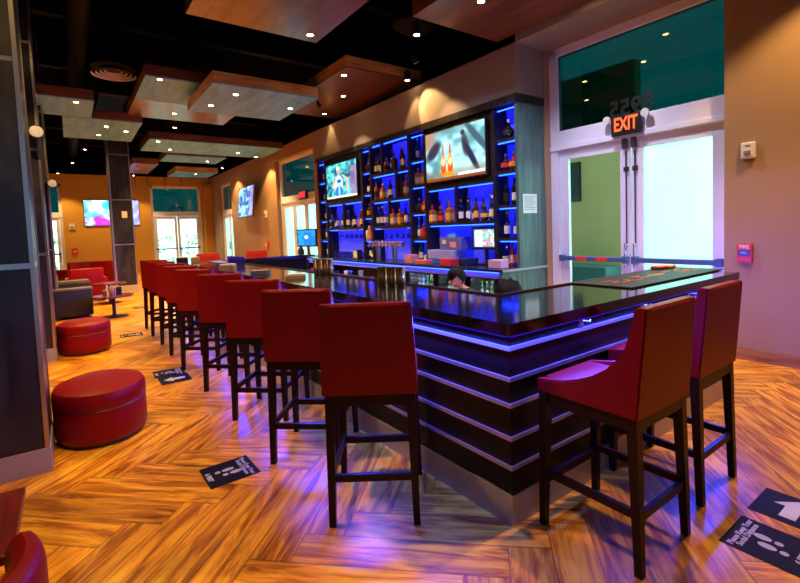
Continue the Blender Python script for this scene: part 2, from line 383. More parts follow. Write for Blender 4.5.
hedge('hedge', -4, 9, 31.0, 32, 1.7, 700, 'pale green hedge growing outside beyond the far wall doors')

# ------------------------------------------------------------------ bar counter
BX, BY, BE = 1.70, 1.52, 4.68; IW = .66; YE = 10.2; ZT = 1.065
bar = empty('bar_counter', 'long black stone topped bar with metal striped front, turning corners', 'bar counter', (0,0,0))
def ring(x0, y0, x1, y1, wdt):     # U outline: near leg to x1, far leg
    return [(x1,y0),(x0,y0),(x0,y1),(4.2,y1),(4.2,y1-wdt),(x0+wdt,y1-wdt),(x0+wdt,y0+wdt),(x1,y0+wdt)]
MB().prism(ring(BX,BY,BE,YE,IW), ZT-.062, ZT, 'z').build('counter_top', BLACKTOP, bar)
MB().prism(ring(BX+.05,BY+.05,BE-.05,YE-.05,IW-.1), .165, ZT-.062, 'z').build('body', BARPANEL, bar)
MB().prism(ring(BX+.032,BY+.052-.018,BE-.04,YE-.04,.2), 0, .165, 'z').build('kick_plate', KICK, bar)
w = MB(); 
zs = [.165,.312,.465,.637,.772,.930]
for a, b in zip(zs, zs[1:]+[ZT-.075]):
    w.prism(ring(BX+.035,BY+.035,BE-.035,YE-.035,.05), a+.012, b-.012, 'z')
w.build('front_panel', BARPANEL, bar)
for z in zs[1:]:
    MB().prism(ring(BX+.026,BY+.026,BE-.03,YE-.03,.06), z-.0105, z+.0105, 'z').build('metal_strip', mat('satin_strip', (.52,.45,.45), .32, .6, .05, 30), bar)
tm = MB(); tm.box(BX+IW-.012,BX+IW+.004,BY+IW,YE-IW,ZT-.03,ZT+.012); tm.box(BX+IW,BE,BY+IW-.004,BY+IW+.012,ZT-.03,ZT+.012)
tm.build('inner_edge_trim', mat('copper_edge', (.10,.05,.025), .3, .7), bar)
l = MB(); l.box(BX+.012,BX+.030,BY+.03,YE-.02,ZT-.074,ZT-.064); l.box(BX+.03,BE-.04,BY+.012,BY+.030,ZT-.074,ZT-.064)
l.box(BE-.035,BE-.02,BY+.05,BY+IW-.05,ZT-.074,ZT-.064)
l.build('led_strip', LEDBAR, bar)
for x, y in ((2.35,BY+.03),(3.05,BY+.03),(3.75,BY+.03)):
    h = MB(); h.cyl((x,y,.99),(x,y-.06,.985),.006); h.cyl((x,y-.06,.985),(x,y-.065,1.0),.006); h.box(x-.02,x+.02,y-.005,y+.005,.95,1.0); h.build('bag_hook', STEEL, bar)

# bar mat with gold lettering strokes
o = empty('bar_mat', 'flat black rubber bar mat with orange pattern near the right bar end', 'bar mat', (3.98, 1.93, ZT+.001))
MB().box(-.80,.80,-.245,.245,0,.012,.004).build('mat_base', mat('black_rubber', (.01,.012,.013), .5), o)
w = MB()
for gx in (-.52,-.05,.42):
    for k in range(9):
        a = random.uniform(-.2,.2); b = random.uniform(-.09,.09); Lh = random.uniform(.03,.09)
        w.box(gx+a-Lh, gx+a+Lh, b-.006, b+.006, .0125, .0145, M=None)
        w.box(gx+a-.005, gx+a+.005, b-.03, b+.02, .0125, .0145)
w.build('gold_pattern', mat('orange_print', (.75,.25,.05), .5), o)
for k, (nm, c, lb) in enumerate((('a',(.6,.03,.03),'small red snack packet on the far corner of the bar mat'),('b',(.75,.5,.2),'small tan snack packet on the far corner of the bar mat'))):
    tag(MB().box(-.075,.075,-.05,.05,0,.03,.012).build('snack_packet', mat('packet_'+nm, c, .4, 0, .3, 30), loc=(4.50+.14*k, 2.12-.015*k, ZT+.0145)), lb, 'packet')

# ------------------------------------------------------------------ bar stools
def make_stool():
    t = empty('bar_stool')
    # seat
    MB().box(-.20,.20,-.20,.270,.702,.772,.02).build('seat', RED, t, True)
    # back shell : back panel + two swept wings
    prof = [(.275,.70),(.275,.762),(.20,.773),(.12,.788),(.04,.814),(-.035,.848),(-.10,.892),(-.150,.945),(-.186,1.0),(-.210,1.08),(-.228,1.165),(-.236,1.182),(-.282,1.182),(-.265,.95),(-.245,.70)]
    w = MB()
    for x0, x1 in ((-.250,-.200),(.200,.250)): w.prism(prof, x0, x1, 'x', .007)
    bp = [(-.165,.772),(-.195,.95),(-.226,1.165),(-.236,1.182),(-.275,1.182),(-.284,1.17),(-.266,.95),(-.245,.70),(-.165,.70)]
    w.prism(bp, -.245, .245, 'x', 0)
    for v in w.bm.verts: v.co.x *= 1-.07*max(0, (v.co.z-.80)/.38)
    b = w.build('backrest', RED, t, True)
    w = MB()
    w.box(-.235,.235,-.235,-.195,.64,.70); w.box(-.24,.24,.225,.262,.64,.70)
    w.box(-.237,-.197,-.2,.23,.64,.70); w.box(.197,.237,-.2,.23,.64,.70)
    w.build('apron', DARKWOOD, t)
    for sx in (-1,1):
        MB().taper((sx*.238,.255,0),(sx*.222,.240,.70),.017,.024).build('leg', DARKWOOD, t)
        MB().taper((sx*.222,-.238,0),(sx*.212,-.212,.70),.017,.024).build('leg', DARKWOOD, t)
        MB().box(sx*.217-.011,sx*.217+.011,-.22,.235,.25,.288).build('stretcher', DARKWOOD, t)
    MB().box(-.22,.22,.232,.257,.222,.262).build('foot_rest', DARKWOOD, t)
    MB().box(-.21,.21,-.238,-.216,.235,.273).build('stretcher', DARKWOOD, t)
    return t
proto = make_stool(); proto['category'] = 'bar stool'
G1 = 'red leather bar stools along the long side of the bar'
stools = [(1.008,2.176,-37),(1.003,3.04,-42),(1.012,3.975,-43),(.994,4.91,-44),(.965,5.90,-45),(.975,6.76,-44),(.980,7.54,-44),(.960,8.33,-44),(.965,9.12,-42)]
ords = ['nearest', 'second nearest', 'third nearest', 'fourth nearest', 'fifth nearest', 'sixth nearest', 'seventh nearest', 'second farthest', 'farthest']
for k, (x, y, a) in enumerate(stools):
    ang = math.radians(a); R = Matrix.Rotation(ang, 2)
    off = R @ Vector((-.222-.017, -.238-.0))
    c = (x-off.x, y-off.y, 0)
    lb = 'red leather bar stool, %s in the row along the long bar side' % ords[k]
    if k == 0: s = proto; s.location = c; s.rotation_euler = (0,0,ang); s['label'] = lb; s['group'] = G1
    else: dup(proto, c, ang, lb, G1)
G2 = 'red leather bar stools at the short right side of the bar'
dup(proto, (2.122, 1.222, 0), 0, 'red leather bar stool at the short bar side, nearer the bar corner, wing side showing', G2)
dup(proto, (2.872, 1.275, 0), 0, 'red leather bar stool at the short bar side, nearer the brown wall', G2)
G3 = 'red bar stools beyond the far end of the bar'
dup(proto, (2.42, 10.55, 0), PI, 'dark red bar stool beyond the far bar end, left one, its back top showing', G3)
dup(proto, (3.45, 10.60, 0), PI-.2, 'dark red bar stool beyond the far bar end, right one beside the blue glasses', G3)

# ------------------------------------------------------------------ ottomans, lounge
def make_ottoman():
    t = empty('ottoman'); t['category'] = 'ottoman'
    rx, ry = .315, .39
    MB().lathe([(.93,0),(.93,.035)], 40, sx=rx, sy=ry).build('base', BLACKPL, t, True)
    MB().lathe([(.0,.03),(.96,.03),(.99,.045),(1.0,.10),(1.0,.26),(.985,.275),(0,.276)], 48, sx=rx, sy=ry).build('body', RED, t, True)
    MB().lathe([(0,.277),(.985,.277),(1.005,.29),(1.01,.33),(1.0,.375),(.96,.405),(.8,.425),(.4,.438),(0,.44)], 48, sx=rx, sy=ry).build('cushion', RED, t, True)
    w = MB(); w.lathe([(.992,.270),(1.008,.277),(.992,.284)], 48, sx=rx, sy=ry); w.build('piping', mat('dark_red_piping', (.12,.004,.004), .4), t, True)
    return t
ot = make_ottoman(); ot.location = (.125, 4.49, 0); ot['label'] = 'round red leather ottoman on the wood floor beside the near charcoal column'; ot['group'] = 'red ottomans'
dup(ot, (.09, 7.98, 0), 0, 'round red leather ottoman farther back, before the black sofa', 'red ottomans')

# near left table and chair
t = empty('cocktail_table', 'low dark red wooden table, corner showing at the lower left edge', 'table', (-.53, 2.42, 0))
MB().box(-.30,.30,-.28,.28,.415,.45,.004).build('table_top', wood('red_mahogany', (.12,.008,.005), (.26,.02,.010), .35, (9,1,9), 1.6, .2), t)
MB().cyl((0,0,.02),(0,0,.415),.035).build('pedestal', BLACKPL, t, True)
MB().lathe([(.2,0),(.2,.012),(.05,.025)], 24).build('base', BLACKPL, t, True)
t = empty('tub_chair', 'red leather tub chair with rounded arm at the lower left corner', 'armchair', (-.445, 1.66, 0))
MB().box(-.24,.24,-.24,.26,.10,.40,.05).build('seat', RED, t, True)
w = MB()
nseg = 24; 
for k in range(nseg):
    a0 = math.radians(-200+220*k/nseg)+0; a1 = math.radians(-200+220*(k+1)/nseg)
    for (ri, ro) in ((.25,.335),):
        pts = []
        zt = .70
        A = [w.bm.verts.new((r_*math.cos(a), r_*math.sin(a), z_)) for a in (a0,a1) for r_, z_ in ((ri,.08),(ro,.08),(ro,zt-.06),(ro-.006,zt-.03),(ro-.02,zt-.008),((ri+ro)/2,zt),(ri+.02,zt-.008),(ri+.006,zt-.03),(ri,zt-.06))]
        m_ = 9
        for q in range(m_): w.bm.faces.new((A[q],A[(q+1)%m_],A[m_+(q+1)%m_],A[m_+q]))
        if k == 0: w.bm.faces.new(A[:9][::-1])
        if k == nseg-1: w.bm.faces.new(A[9:])
bmesh.ops.remove_doubles(w.bm, verts=w.bm.verts[:], dist=1e-4)
w.build('backrest', RED, t, True)
for sx in (-1,1):
    for sy in (-1,1): MB().taper((sx*.2,sy*.2,0),(sx*.2,sy*.2,.11),.018,.024).build('leg', DARKWOOD, t)

# lounge group in the back
t = empty('sofa', 'black lounge sofa with grey brown cushions behind the far red ottoman', 'sofa', (-.02, 11.55, 0))
NAVY = mat('black_upholstery', (.008,.008,.016), .6)
TAN = mat('grey_tan_cushion', (.13,.10,.07), .6, 0, .3, 8)
MB().box(-.42,.33,-.20,.0,.05,.56,.03).build('arm', NAVY, t, True)
MB().box(-.42,.33,1.5,1.7,.05,.56,.03).build('arm', NAVY, t, True)
MB().box(-.42,.30,.0,1.5,.05,.32).build('frame', NAVY, t)
MB().box(-.60,-.40,-.2,1.7,.05,.80,.05).build('backrest', NAVY, t, True)
MB().box(-.43,.335,-.205,.005,.562,.62,.02).build('arm_pad', TAN, t, True); MB().box(-.43,.335,1.495,1.705,.562,.66,.03).build('arm_pad', TAN, t, True)
for k in range(2): MB().box(-.38,.32,.02+.75*k,.73+.75*k,.325,.46,.04).build('seat_cushion', TAN, t, True)
for k in range(2): MB().box(-.40,-.24,.05+.75*k,.7+.75*k,.47,.84,.05).build('back_cushion', TAN, t, True)
def armchair(x, y, rz, label):
    t = empty('armchair', label, 'armchair', (x,y,0), rz, 'red lounge armchairs at the back')
    MB().box(-.34,.34,-.33,.33,.12,.44,.04).build('seat', RED, t, True)
    MB().box(-.36,.36,-.42,-.26,.12,.86,.05).build('backrest', RED, t, True)
    for sx in (-1,1):
        MB().box(sx*.37-.06,sx*.37+.06,-.40,.33,.12,.62,.04).build('arm', RED, t, True)
        for sy in (-1,1): MB().taper((sx*.33,sy*.30,0),(sx*.33,sy*.30,.13),.02,.025).build('leg', DARKWOOD, t)
armchair(.28, 14.6, .05, 'red leather armchair behind the black sofa, left of the charcoal pillar')
armchair(.02, 19.6, .6, 'red leather armchair farthest back below the wall screen')
armchair(1.0, 19.2, -.5, 'small red armchair right beside the foot of the charcoal pillar')
def ltable(x, y, r_, z, label):
    t = empty('lounge_table', label, 'table', (x,y,0), 0, 'lounge tables')
    MB().lathe([(r_,z-.035),(r_,z)], 32).build('table_top', wood('mauve_table_top', (.10,.02,.03), (.20,.05,.06), .25, (1,6,6), 2, .3), t, True)
    MB().cyl((0,0,.02),(0,0,z-.035),.035).build('pedestal', BLACKPL, t, True)
    MB().lathe([(.24,0),(.24,.012),(.05,.03)], 28).build('base', BLACKPL, t, True)
ltable(.64, 11.05, .36, .44, 'low round mauve table on a black pedestal beside the black sofa')
ltable(.72, 13.55, .36, .50, 'low round table behind the mauve one, before the pillar')
def lathe_thing(name, prof, m, loc, label, cat, group=None, n=14, parts=()):
    o = MB().lathe(prof, n).build(name, m, None, True, loc); tag(o, label, cat, group)
    for pn, pp, pm in parts: MB().lathe(pp, n).build(pn, pm, o, True)
    return o
COPPER = mat('copper_metal', (.5,.2,.08), .25, 1)
lathe_thing('ice_bucket', [(.055,0),(.075,.17),(.08,.18)], STEEL, (.62,10.93,.44), 'steel ice bucket on the low mauve lounge table', 'bucket')
lathe_thing('glass_candle', [(.035,0),(.04,.10),(.04,.11)], mat('amber_candle', (.5,.2,.03), .3), (.50,11.02,.44), 'small amber candle glass on the low mauve lounge table', 'candle')
lathe_thing('condiment_bottle', [(.03,0),(.03,.12),(.012,.16),(.012,.20)], WHITE, (.55,11.2,.44), 'pale condiment bottle on the low mauve lounge table', 'bottle')
tag(MB().box(-.05,.05,-.02,.02,0,.16,.004).build('menu_holder', BLACKPL, None, loc=(.74,11.02,.44)), 'small black menu holder on the low mauve lounge table', 'menu holder')

# ------------------------------------------------------------------ floor signs
SIGNB = mat('black_floor_vinyl', (.004,.004,.006), .6, 0, .2, spec=.15); SIGNW = mat('white_floor_print', (.55,.50,.44), .5)
def feet_mesh(M):
    w = MB()
    for dx, dy, s in ((-.028, -.015, 1), (.030, .02, 1)):
        for cx_, cy_, a, b in ((0,.02,.020,.038),(0,-.045,.015,.018)):
            pts = [(dx+cx_+a*math.cos(q*PI/8), dy+cy_+b*math.sin(q*PI/8)) for q in range(16)]
            w.prism(pts, .0021, .0028, 'z')
    w.bm.transform(M); return w
def floor_sign(x, y, rz, kind, label):
    t = empty('floor_sign', label, 'floor sign', (x,y,.0005), rz, 'social distance floor signs')
    MB().box(-.15,.15,-.155,.155,0,.002).build('vinyl_sheet', SIGNB, t)
    if kind == 'feet':
        text('lettering', 'Please Keep Your\nSocial Distance', .037, SIGNW, t, basis((0,.098,.0024),(1,0,0),(0,1,0)), .0004, bold=.0012)
        feet_mesh(Matrix.Translation((0,-.008,0))).build('footprints', SIGNW, t)
        text('feet_lettering', '6 FEET', .040, SIGNW, t, basis((0,-.128,.0024),(1,0,0),(0,1,0)), .0004, bold=.002)
    else:
        MB().prism([(-.10,-.035),(.02,-.035),(.02,-.085),(.11,0),(.02,.085),(.02,.035),(-.10,.035)], .0021, .0028, 'z').build('arrow', SIGNW, t)
    return t
floor_sign(.75, 3.12, -PI/2+.02, 'feet', 'black footprint floor sign lying left of the second nearest stool')
floor_sign(.825, 5.90, -PI/2-.05, 'feet', 'black footprint floor sign lying beyond the white arrow sign, by the fourth stool')
floor_sign(.835, 5.59, PI, 'arrow', 'black floor sign with white arrow by the fourth stool of the row')
floor_sign(.71, 8.68, -PI/2, 'feet', 'black footprint floor sign lying right of the far red ottoman')
floor_sign(1.2, 12.03, -PI/2, 'feet', 'small looking floor sign farthest back, near the far bar stools')
floor_sign(2.56, .71, 0, 'feet', 'black footprint floor sign in the lower right corner of the floor')
floor_sign(2.95, .715, 0, 'arrow', 'black floor sign with white arrow at the right, beyond the corner one')

# ------------------------------------------------------------------ back bar cabinet
X0 = 5.2; X1 = 5.48; Y0, Y1 = 4.40, 10.97; ZB = .93; ZTOP = 3.41
cab = empty('back_bar_cabinet', 'tall black shelf cabinet behind the bar with blue lit cubbies', 'cabinet', (X0, Y0, ZB))
def cb(name, m, x0,x1,y0,y1,z0,z1, bev=0): return MB().box(x0-X0,x1-X0,y0-Y0,y1-Y0,z0-ZB,z1-ZB,bev).build(name, m, cab)
cb('crown', CABW, X0-.03, XW-.002, Y0-.02, Y1+.02, 3.30, ZTOP)
cb('side_panel', CABSIDE, X0, XW-.002, Y0, Y0+.05, ZB, 3.30)
cb('side_panel', CABW, X0, XW-.002, Y1-.05, Y1, ZB, 3.30)
cb('back_panel', CUBBACK, X1, X1+.02, Y0+.05, Y1-.05, ZB+.001, 3.30)
uprights = [4.43, 4.86, 6.555, 7.01, 8.40, 8.78, 10.50, 10.90]   # centre of posts between columns
for y in (4.865, 6.54, 7.02, 8.40, 8.775, 10.53): cb('upright', CABW, X0, X1, y-.03, y+.03, ZB, 3.30)
shelfbins = []      # (y0, y1, z0, z1) bays that are lit
def shelf(y0, y1, z, th=.045): cb('shelf', CABW, X0, X1, y0, y1, z-th, z)
NARROW = [(4.45,4.835),(6.57,6.99),(8.43,8.745),(10.56,10.92)]
nz = [ZB, 1.36, 1.85, 2.35, 2.82, 3.30]
for (a, b) in NARROW:
    for z in nz[1:-1]: shelf(a, b, z)
    for q in range(5): shelfbins.append((a, b, nz[q], nz[q+1]-.045))
# right TV bay
def bay(y0, y1, z0, z1): shelfbins.append((y0, y1, z0, z1))
R0, R1 = 4.895, 6.51; M0, M1 = 7.05, 8.37; L0, L1 = 8.805, 10.50
cb('screen_surround', CABW, X0+.04, X0+.06, R0, R1, 2.24, 3.30); shelf(R0, R1, 2.30, .09); shelf(R0, R1, 1.635, .05); cb('divider', CABW, X0, X1, 5.73, 5.77, 1.635, 2.21)
bay(R0, 5.73, 1.635, 2.21); bay(5.77, R1, 1.635, 2.21); bay(R0, R1, ZB, 1.585)
cb('screen_surround', CABW, X0+.04, X0+.06, L0, L1, 2.22, 3.30); shelf(L0, L1, 2.28, .09); shelf(L0, L1, 1.635, .05); cb('divider', CABW, X0, X1, 9.65, 9.69, 1.635, 2.19)
bay(L0, 9.65, 1.635, 2.19); bay(9.69, L1, 1.635, 2.19); bay(L0, L1, ZB, 1.585)
for z in (2.72, 2.18, 1.635): shelf(M0, M1, z, .06)
cb('divider', CABW, X0, X1, 7.93, 7.98, 2.72, 3.30); cb('divider', CABW, X0, X1, 7.45, 7.50, 2.18, 2.66); cb('divider', CABW, X0, X1, 7.74, 7.79, 1.635, 2.12)
bay(M0,7.93,2.72,3.30); bay(7.98,M1,2.72,3.30); bay(M0,7.45,2.18,2.66); bay(7.50,M1,2.18,2.66); bay(M0,7.74,1.635,2.12); bay(7.79,M1,1.635,2.12); bay(M0,M1,ZB,1.575)
for (a, b, z0, z1) in shelfbins:
    cb('led_strip', LED, X0+.05, X0+.062, a+.02, b-.02, z1-.014, z1-.002)
# notice on the side
o = tag(MB().box(-.155,.155,-.002,0,-.14,.14).build('paper_notice', mat('white_paper', (.75,.8,.78), .7), None, loc=(5.445, Y0-.0005, 1.855)), 'white paper notice taped to the teal lit cabinet side', 'notice')
w = MB(); w.mi = 0
for k in range(8): w.box(-.12, .12-.03*(k%3), -.0028, -.0022, .10-.027*k, .108-.027*k)
w.build('printed_lines', mat('grey_print', (.2,.22,.22), .7), o)

# back counter with coolers
bc = empty('back_counter', 'low back counter with black top under the lit shelves', 'counter', (4.81, Y0, 0))
def bb(name, m, x0,x1,y0,y1,z0,z1, bev=0, parent=bc): return MB().box(x0-4.81,x1-4.81,y0-Y0,y1-Y0,z0,z1,bev).build(name, m, parent)
bb('counter_top', mat('dark_blue_stone', (.02,.02,.03), .2, 0, .3, 30), 4.79, 5.56+.22, Y0-.02, Y1, .89, .93, .004)
bb('side_panel', CABSIDE, 4.81, 5.79, Y0, Y0+.04, 0, .89)
bb('side_ledge', mat('pale_edge', (.25,.33,.32), .4), 4.80, 5.79, Y0-.035, Y0-.018, .895, .928)
bb('back_panel', CABW, 5.6, 5.63, Y0+.04, Y1, 0, .89)
bb('plinth', CABW, 4.86, 5.6, Y0+.04, Y1-.04, 0, .1); bb('side_panel', CABW, 4.81, 5.6, Y1-.04, Y1, 0, .89)
bb('led_strip', LED, 4.805, 4.815, Y0+.06, Y1-.06, .878, .889)
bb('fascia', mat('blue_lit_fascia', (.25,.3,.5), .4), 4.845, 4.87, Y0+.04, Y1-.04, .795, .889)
for (a, b) in ((4.48,5.08),(5.20,5.80),(5.90,6.60),(7.4,8.2),(8.3,10.9)): pass
CW = emit('cooler_lamp', (.7,1,.6), 110)
# ------------------------------------------------------------------ bottles
BM = {'clear': glass('clear_bottle_glass', (.55,.65,.85), .14), 'amber': mat('amber_bottle', (.36,.11,.02), .12, 0, .2, coat=.5), 'brown': mat('brown_bottle', (.06,.018,.006), .12, 0, .2, coat=.5),
      'green': mat('green_bottle', (.015,.07,.025), .12, 0, .2, coat=.5), 'black': mat('black_bottle', (.008,.008,.01), .12, 0, .2, coat=.5), 'blue': mat('blue_bottle', (.02,.10,.42), .12, 0, .2, coat=.5),
      'red': mat('red_bottle', (.45,.02,.015), .15, 0, .2, coat=.5)}
LB = {'cream': mat('cream_label', (.62,.52,.36), .6, 0, .25, 60), 'white': mat('white_label', (.68,.68,.70), .6, 0, .25, 60), 'gold': mat('gold_label', (.60,.36,.07), .5, 0, .3, 60),
      'red': mat('red_label', (.55,.04,.03), .5, 0, .25, 60), 'black': mat('black_label', (.015,.012,.012), .5, 0, .25, 60), 'orange': mat('orange_label', (.75,.25,.04), .5, 0, .25, 60)}
CP = {'red': mat('red_cap', (.6,.01,.01), .35), 'gold': mat('gold_cap', (.6,.4,.12), .3, .8), 'black': mat('black_cap', (.01,.01,.01), .4), 'silver': mat('silver_cap', (.6,.6,.62), .25, .9), 'white': mat('white_cap', (.7,.7,.7), .4)}
SH = {'tall':  ([(.034,0),(.037,.01),(.037,.18),(.030,.21),(.014,.235),(.013,.29)], .29, (.05,.14), .0375),
      'squat': ([(.046,0),(.050,.01),(.052,.10),(.045,.14),(.018,.165),(.015,.205)], .205, (.03,.10), .0525),
      'square':([(.050,0),(.052,.008),(.052,.16),(.044,.18),(.016,.19),(.015,.235)], .235, (.03,.12), .0527),
      'slim':  ([(.030,0),(.032,.01),(.030,.20),(.016,.26),(.013,.33)], .33, (.05,.15), .0325),
      'round': ([(.030,0),(.055,.03),(.062,.07),(.055,.11),(.020,.14),(.016,.19)], .19, (.045,.095), .0625)}
BPROTO = {}
def bottle(shape, body, lab, cap, loc, label, group, sc=1.):
    key = (shape, body, lab, cap)
    if key in BPROTO:
        o = dup(BPROTO[key], loc, random.uniform(-.3,.3), label, group); o.scale = (sc,)*3; return o
    prof, h, (l0, l1), lr = SH[shape]; n = 4 if shape == 'square' else 12
    M = Matrix.Rotation(PI/4, 4, 'Z') if n == 4 else None
    o = MB().lathe(prof+[(0, h)], n, M=M).build('bottle', BM[body], None, n != 4, loc); o.scale = (sc,)*3
    MB().lathe([(lr,l0),(lr,l1)], n, M=M).build('paper_label', LB[lab], o, n != 4)
    MB().lathe([(.0155,h-.012),(.017,h-.012),(.017,h+.022),(0,h+.024)], 10).build('bottle_cap', CP[cap], o, True)
    tag(o, label, 'bottle', group); BPROTO[key] = o; return o
def desc(shape, body, lab, cap):
    sh = {'tall':'tall','squat':'squat','square':'square','slim':'slim','round':'round'}[shape]
    return '%s %s bottle with %s label and %s cap' % (sh, body, lab, cap)
ORD = ['first','second','third','fourth','fifth','sixth','seventh','eighth','ninth','tenth']
def row(specs, ya, yb, z, where, x=5.30):
    """specs from picture left (large y) to right; never more than the shelf holds"""
    n = len(specs); lim = .405 if yb-ya < .5 and n < 4 and 'cubby' in where else .435
    for k, sp in enumerate(specs):
        y = yb-(k+.5)*(yb-ya)/n; zg = (.028 if k % 2 else -.045) if n > 4 else 0
        bottle(sp[0], sp[1], sp[2], sp[3], (x+zg+random.uniform(-.01,.015), y, z), '%s %s, %s from left %s' % (sp[0], sp[1]+' bottle', ORD[k], where), 'bottles '+where, min((sp[4] if len(sp) > 4 else 1.15)*(1.1 if n < 7 else .98), lim/(SH[sp[0]][1]+.024)))
T, Q, S_, L_, R_ = 'tall', 'squat', 'square', 'slim', 'round'
row([(S_,'amber','cream','red'),(T,'black','red','black'),(Q,'brown','red','red'),(T,'clear','cream','silver',1.2),(S_,'amber','gold','gold',1.25),(T,'red','orange','white')], 5.77+.03, R1-.03, 1.637, 'on shelf under large screen, left bay')
row([(T,'clear','white','gold',1.2),(L_,'green','white','silver',1.3),(T,'clear','white','gold'),(S_,'brown','cream','black'),(T,'brown','gold','black',1.2),(T,'brown','white','black'),(R_,'black','gold','gold',1.25),(L_,'blue','white','silver',1.2),(T,'clear','cream','white',1.25)], R0+.03, 5.73-.02, 1.637, 'on shelf under large screen, right bay')
row([(Q,'amber','black','gold'),(T,'clear','white','red',1.25),(S_,'brown','black','black'),(L_,'brown','cream','gold',1.25),(T,'brown','cream','gold'),(Q,'amber','black','black')], M0+.02, 7.92, 2.722, 'on top middle shelf, right bay')
row([(T,'black','white','black'),(T,'brown','cream','black'),(S_,'clear','white','black')], 7.99, M1-.02, 2.722, 'on top middle shelf, left bay')
row([(T,'amber','black','black'),(S_,'amber','gold','black'),(S_,'amber','gold','white'),(Q,'brown','cream','silver'),(T,'black','cream','red'),(T,'clear','cream','white')], 7.52, M1-.02, 2.182, 'on second middle shelf, left bay')
row([(T,'brown','black','black'),(T,'amber','cream','gold',1.2),(L_,'clear','white','white')], M0+.03, 7.44, 2.182, 'on second middle shelf, right bay')
row([(T,'clear','white','silver'),(T,'clear','white','white',1.2),(T,'clear','white','silver'),(T,'green','white','silver')], 7.80, M1-.02, 1.637, 'on third middle shelf, left bay')
row([(S_,'amber','cream','red'),(S_,'clear','cream','red'),(S_,'amber','gold','silver'),(S_,'brown','red','silver'),(L_,'clear','white','red'),(S_,'clear','cream','silver')], M0+.02, 7.73, 1.637, 'on third middle shelf, right bay')
row([(S_,'blue','black','silver'),(Q,'clear','white','silver'),(T,'clear','white','silver'),(T,'clear','cream','black'),(T,'blue','white','silver')], 9.71, L1-.03, 1.637, 'on shelf under left screen, left bay')
row([(T,'clear','cream','silver'),(Q,'clear','white','black'),(T,'black','white','silver'),(S_,'amber','orange','red'),(T,'brown','cream','white')], L0+.03, 9.64, 1.637, 'on shelf under left screen, right bay')
names = ['right end column','column left of large screen','column right of left screen','far left column']
fill = [[[(S_,'clear','cream','silver'),(L_,'red','cream','red'),(T,'clear','red','red')],[(T,'clear','white','gold',1.2),(L_,'clear','white','silver',1.1)],[(T,'black','black','black',1.2),(T,'black','white','black')],[(R_,'brown','red','silver'),(R_,'red','orange','silver')],[(R_,'black','black','white',1.2)]],
        [[(T,'green','white','silver'),(Q,'clear','white','silver')],[(L_,'blue','white','silver'),(Q,'red','red','silver',1.1),(T,'green','black','silver')],[(R_,'brown','black','silver'),(Q,'red','orange','silver')],[(S_,'amber','cream','silver'),(S_,'amber','gold','gold',1.1)],[(L_,'clear','white','silver'),(L_,'clear','black','silver')]],
        [[(T,'clear','white','silver'),(Q,'blue','white','silver')],[(L_,'clear','white','silver'),(Q,'red','red','black')],[(Q,'brown','orange','silver'),(T,'black','gold','silver')],[(S_,'clear','white','red')],[(R_,'brown','black','silver')]],
        [[(T,'blue','white','silver')],[(T,'blue','white','silver')],[(L_,'clear','white','silver')],[(Q,'black','cream','black')],[(T,'blue','white','silver')]]]
lv = ['bottom','second','third','fourth','top']
for ci, (a, b) in enumerate(NARROW):
    for q in range(5): row(fill[ci][q], a+.03, b-.03, nz[q]+.002, 'in %s, %s cubby' % (names[ci], lv[q]))

# coolers under back counter
def cooler(y0, y1, label, specs):
    t = empty('bottle_cooler', label, 'cooler', (4.87, y0, .1))
    w_ = y1-y0; W = MB(); hc = .685
    W.box(0,.6,0,.02,.0,hc); W.box(0,.6,w_-.02,w_,.0,hc); W.box(0,.6,.02,w_-.02,0,.03); W.box(0,.6,.02,w_-.02,hc-.012,hc); W.box(.57,.6,.02,w_-.02,.03,hc-.012)
    W.build('body', BLACKPL, t)
    MB().box(.45,.569,.02,w_-.02,.03,hc-.013).build('liner', mat('white_liner', (.8,.85,.8), .5), t)
    MB().box(.02,.44,.021,w_-.021,.37,.38).build('wire_shelf', STEEL, t)
    MB().box(.02,.05,.03,w_-.03,hc-.022,hc-.014).build('cooler_light', CW, t)
    W = MB(); W.box(-.03,-.002,0,.03,0,hc); W.box(-.03,-.002,w_-.03,w_,0,hc); W.box(-.03,-.002,.03,w_-.03,0,.05); W.box(-.03,-.002,.03,w_-.03,hc-.015,hc)
    d = W.build('door', BLACKPL, t)
    MB().box(-.02,-.012,.03,w_-.03,.05,hc-.015).build('glass_pane', GWARE, d)
    MB().box(-.06,-.045,.06,.075,.2,.5).build('handle', STEEL, d)
    n = len(specs)
    for k, (body, lab) in enumerate(specs):
        bottle('tall', body, lab, 'gold', (4.99, y1-.06-(k+.5)*(w_-.12)/n, .482), 'chilled %s bottle, %s from left inside the %s' % (body, ORD[k], label.split(',')[0]), 'beer bottles in the coolers', .78)
cooler(4.56, 5.08, 'right bottle cooler, glass door lit inside', [('green','white'),('brown','cream'),('green','gold'),('clear','white')])
cooler(5.20, 5.84, 'middle bottle cooler, glass door lit inside', [('brown','cream'),('green','white'),('clear','gold'),('brown','white'),('green','gold')])
cooler(5.94, 6.66, 'left bottle cooler, glass door lit inside', [('brown','white'),('blue','white'),('green','cream'),('brown','cream'),('clear','white')])

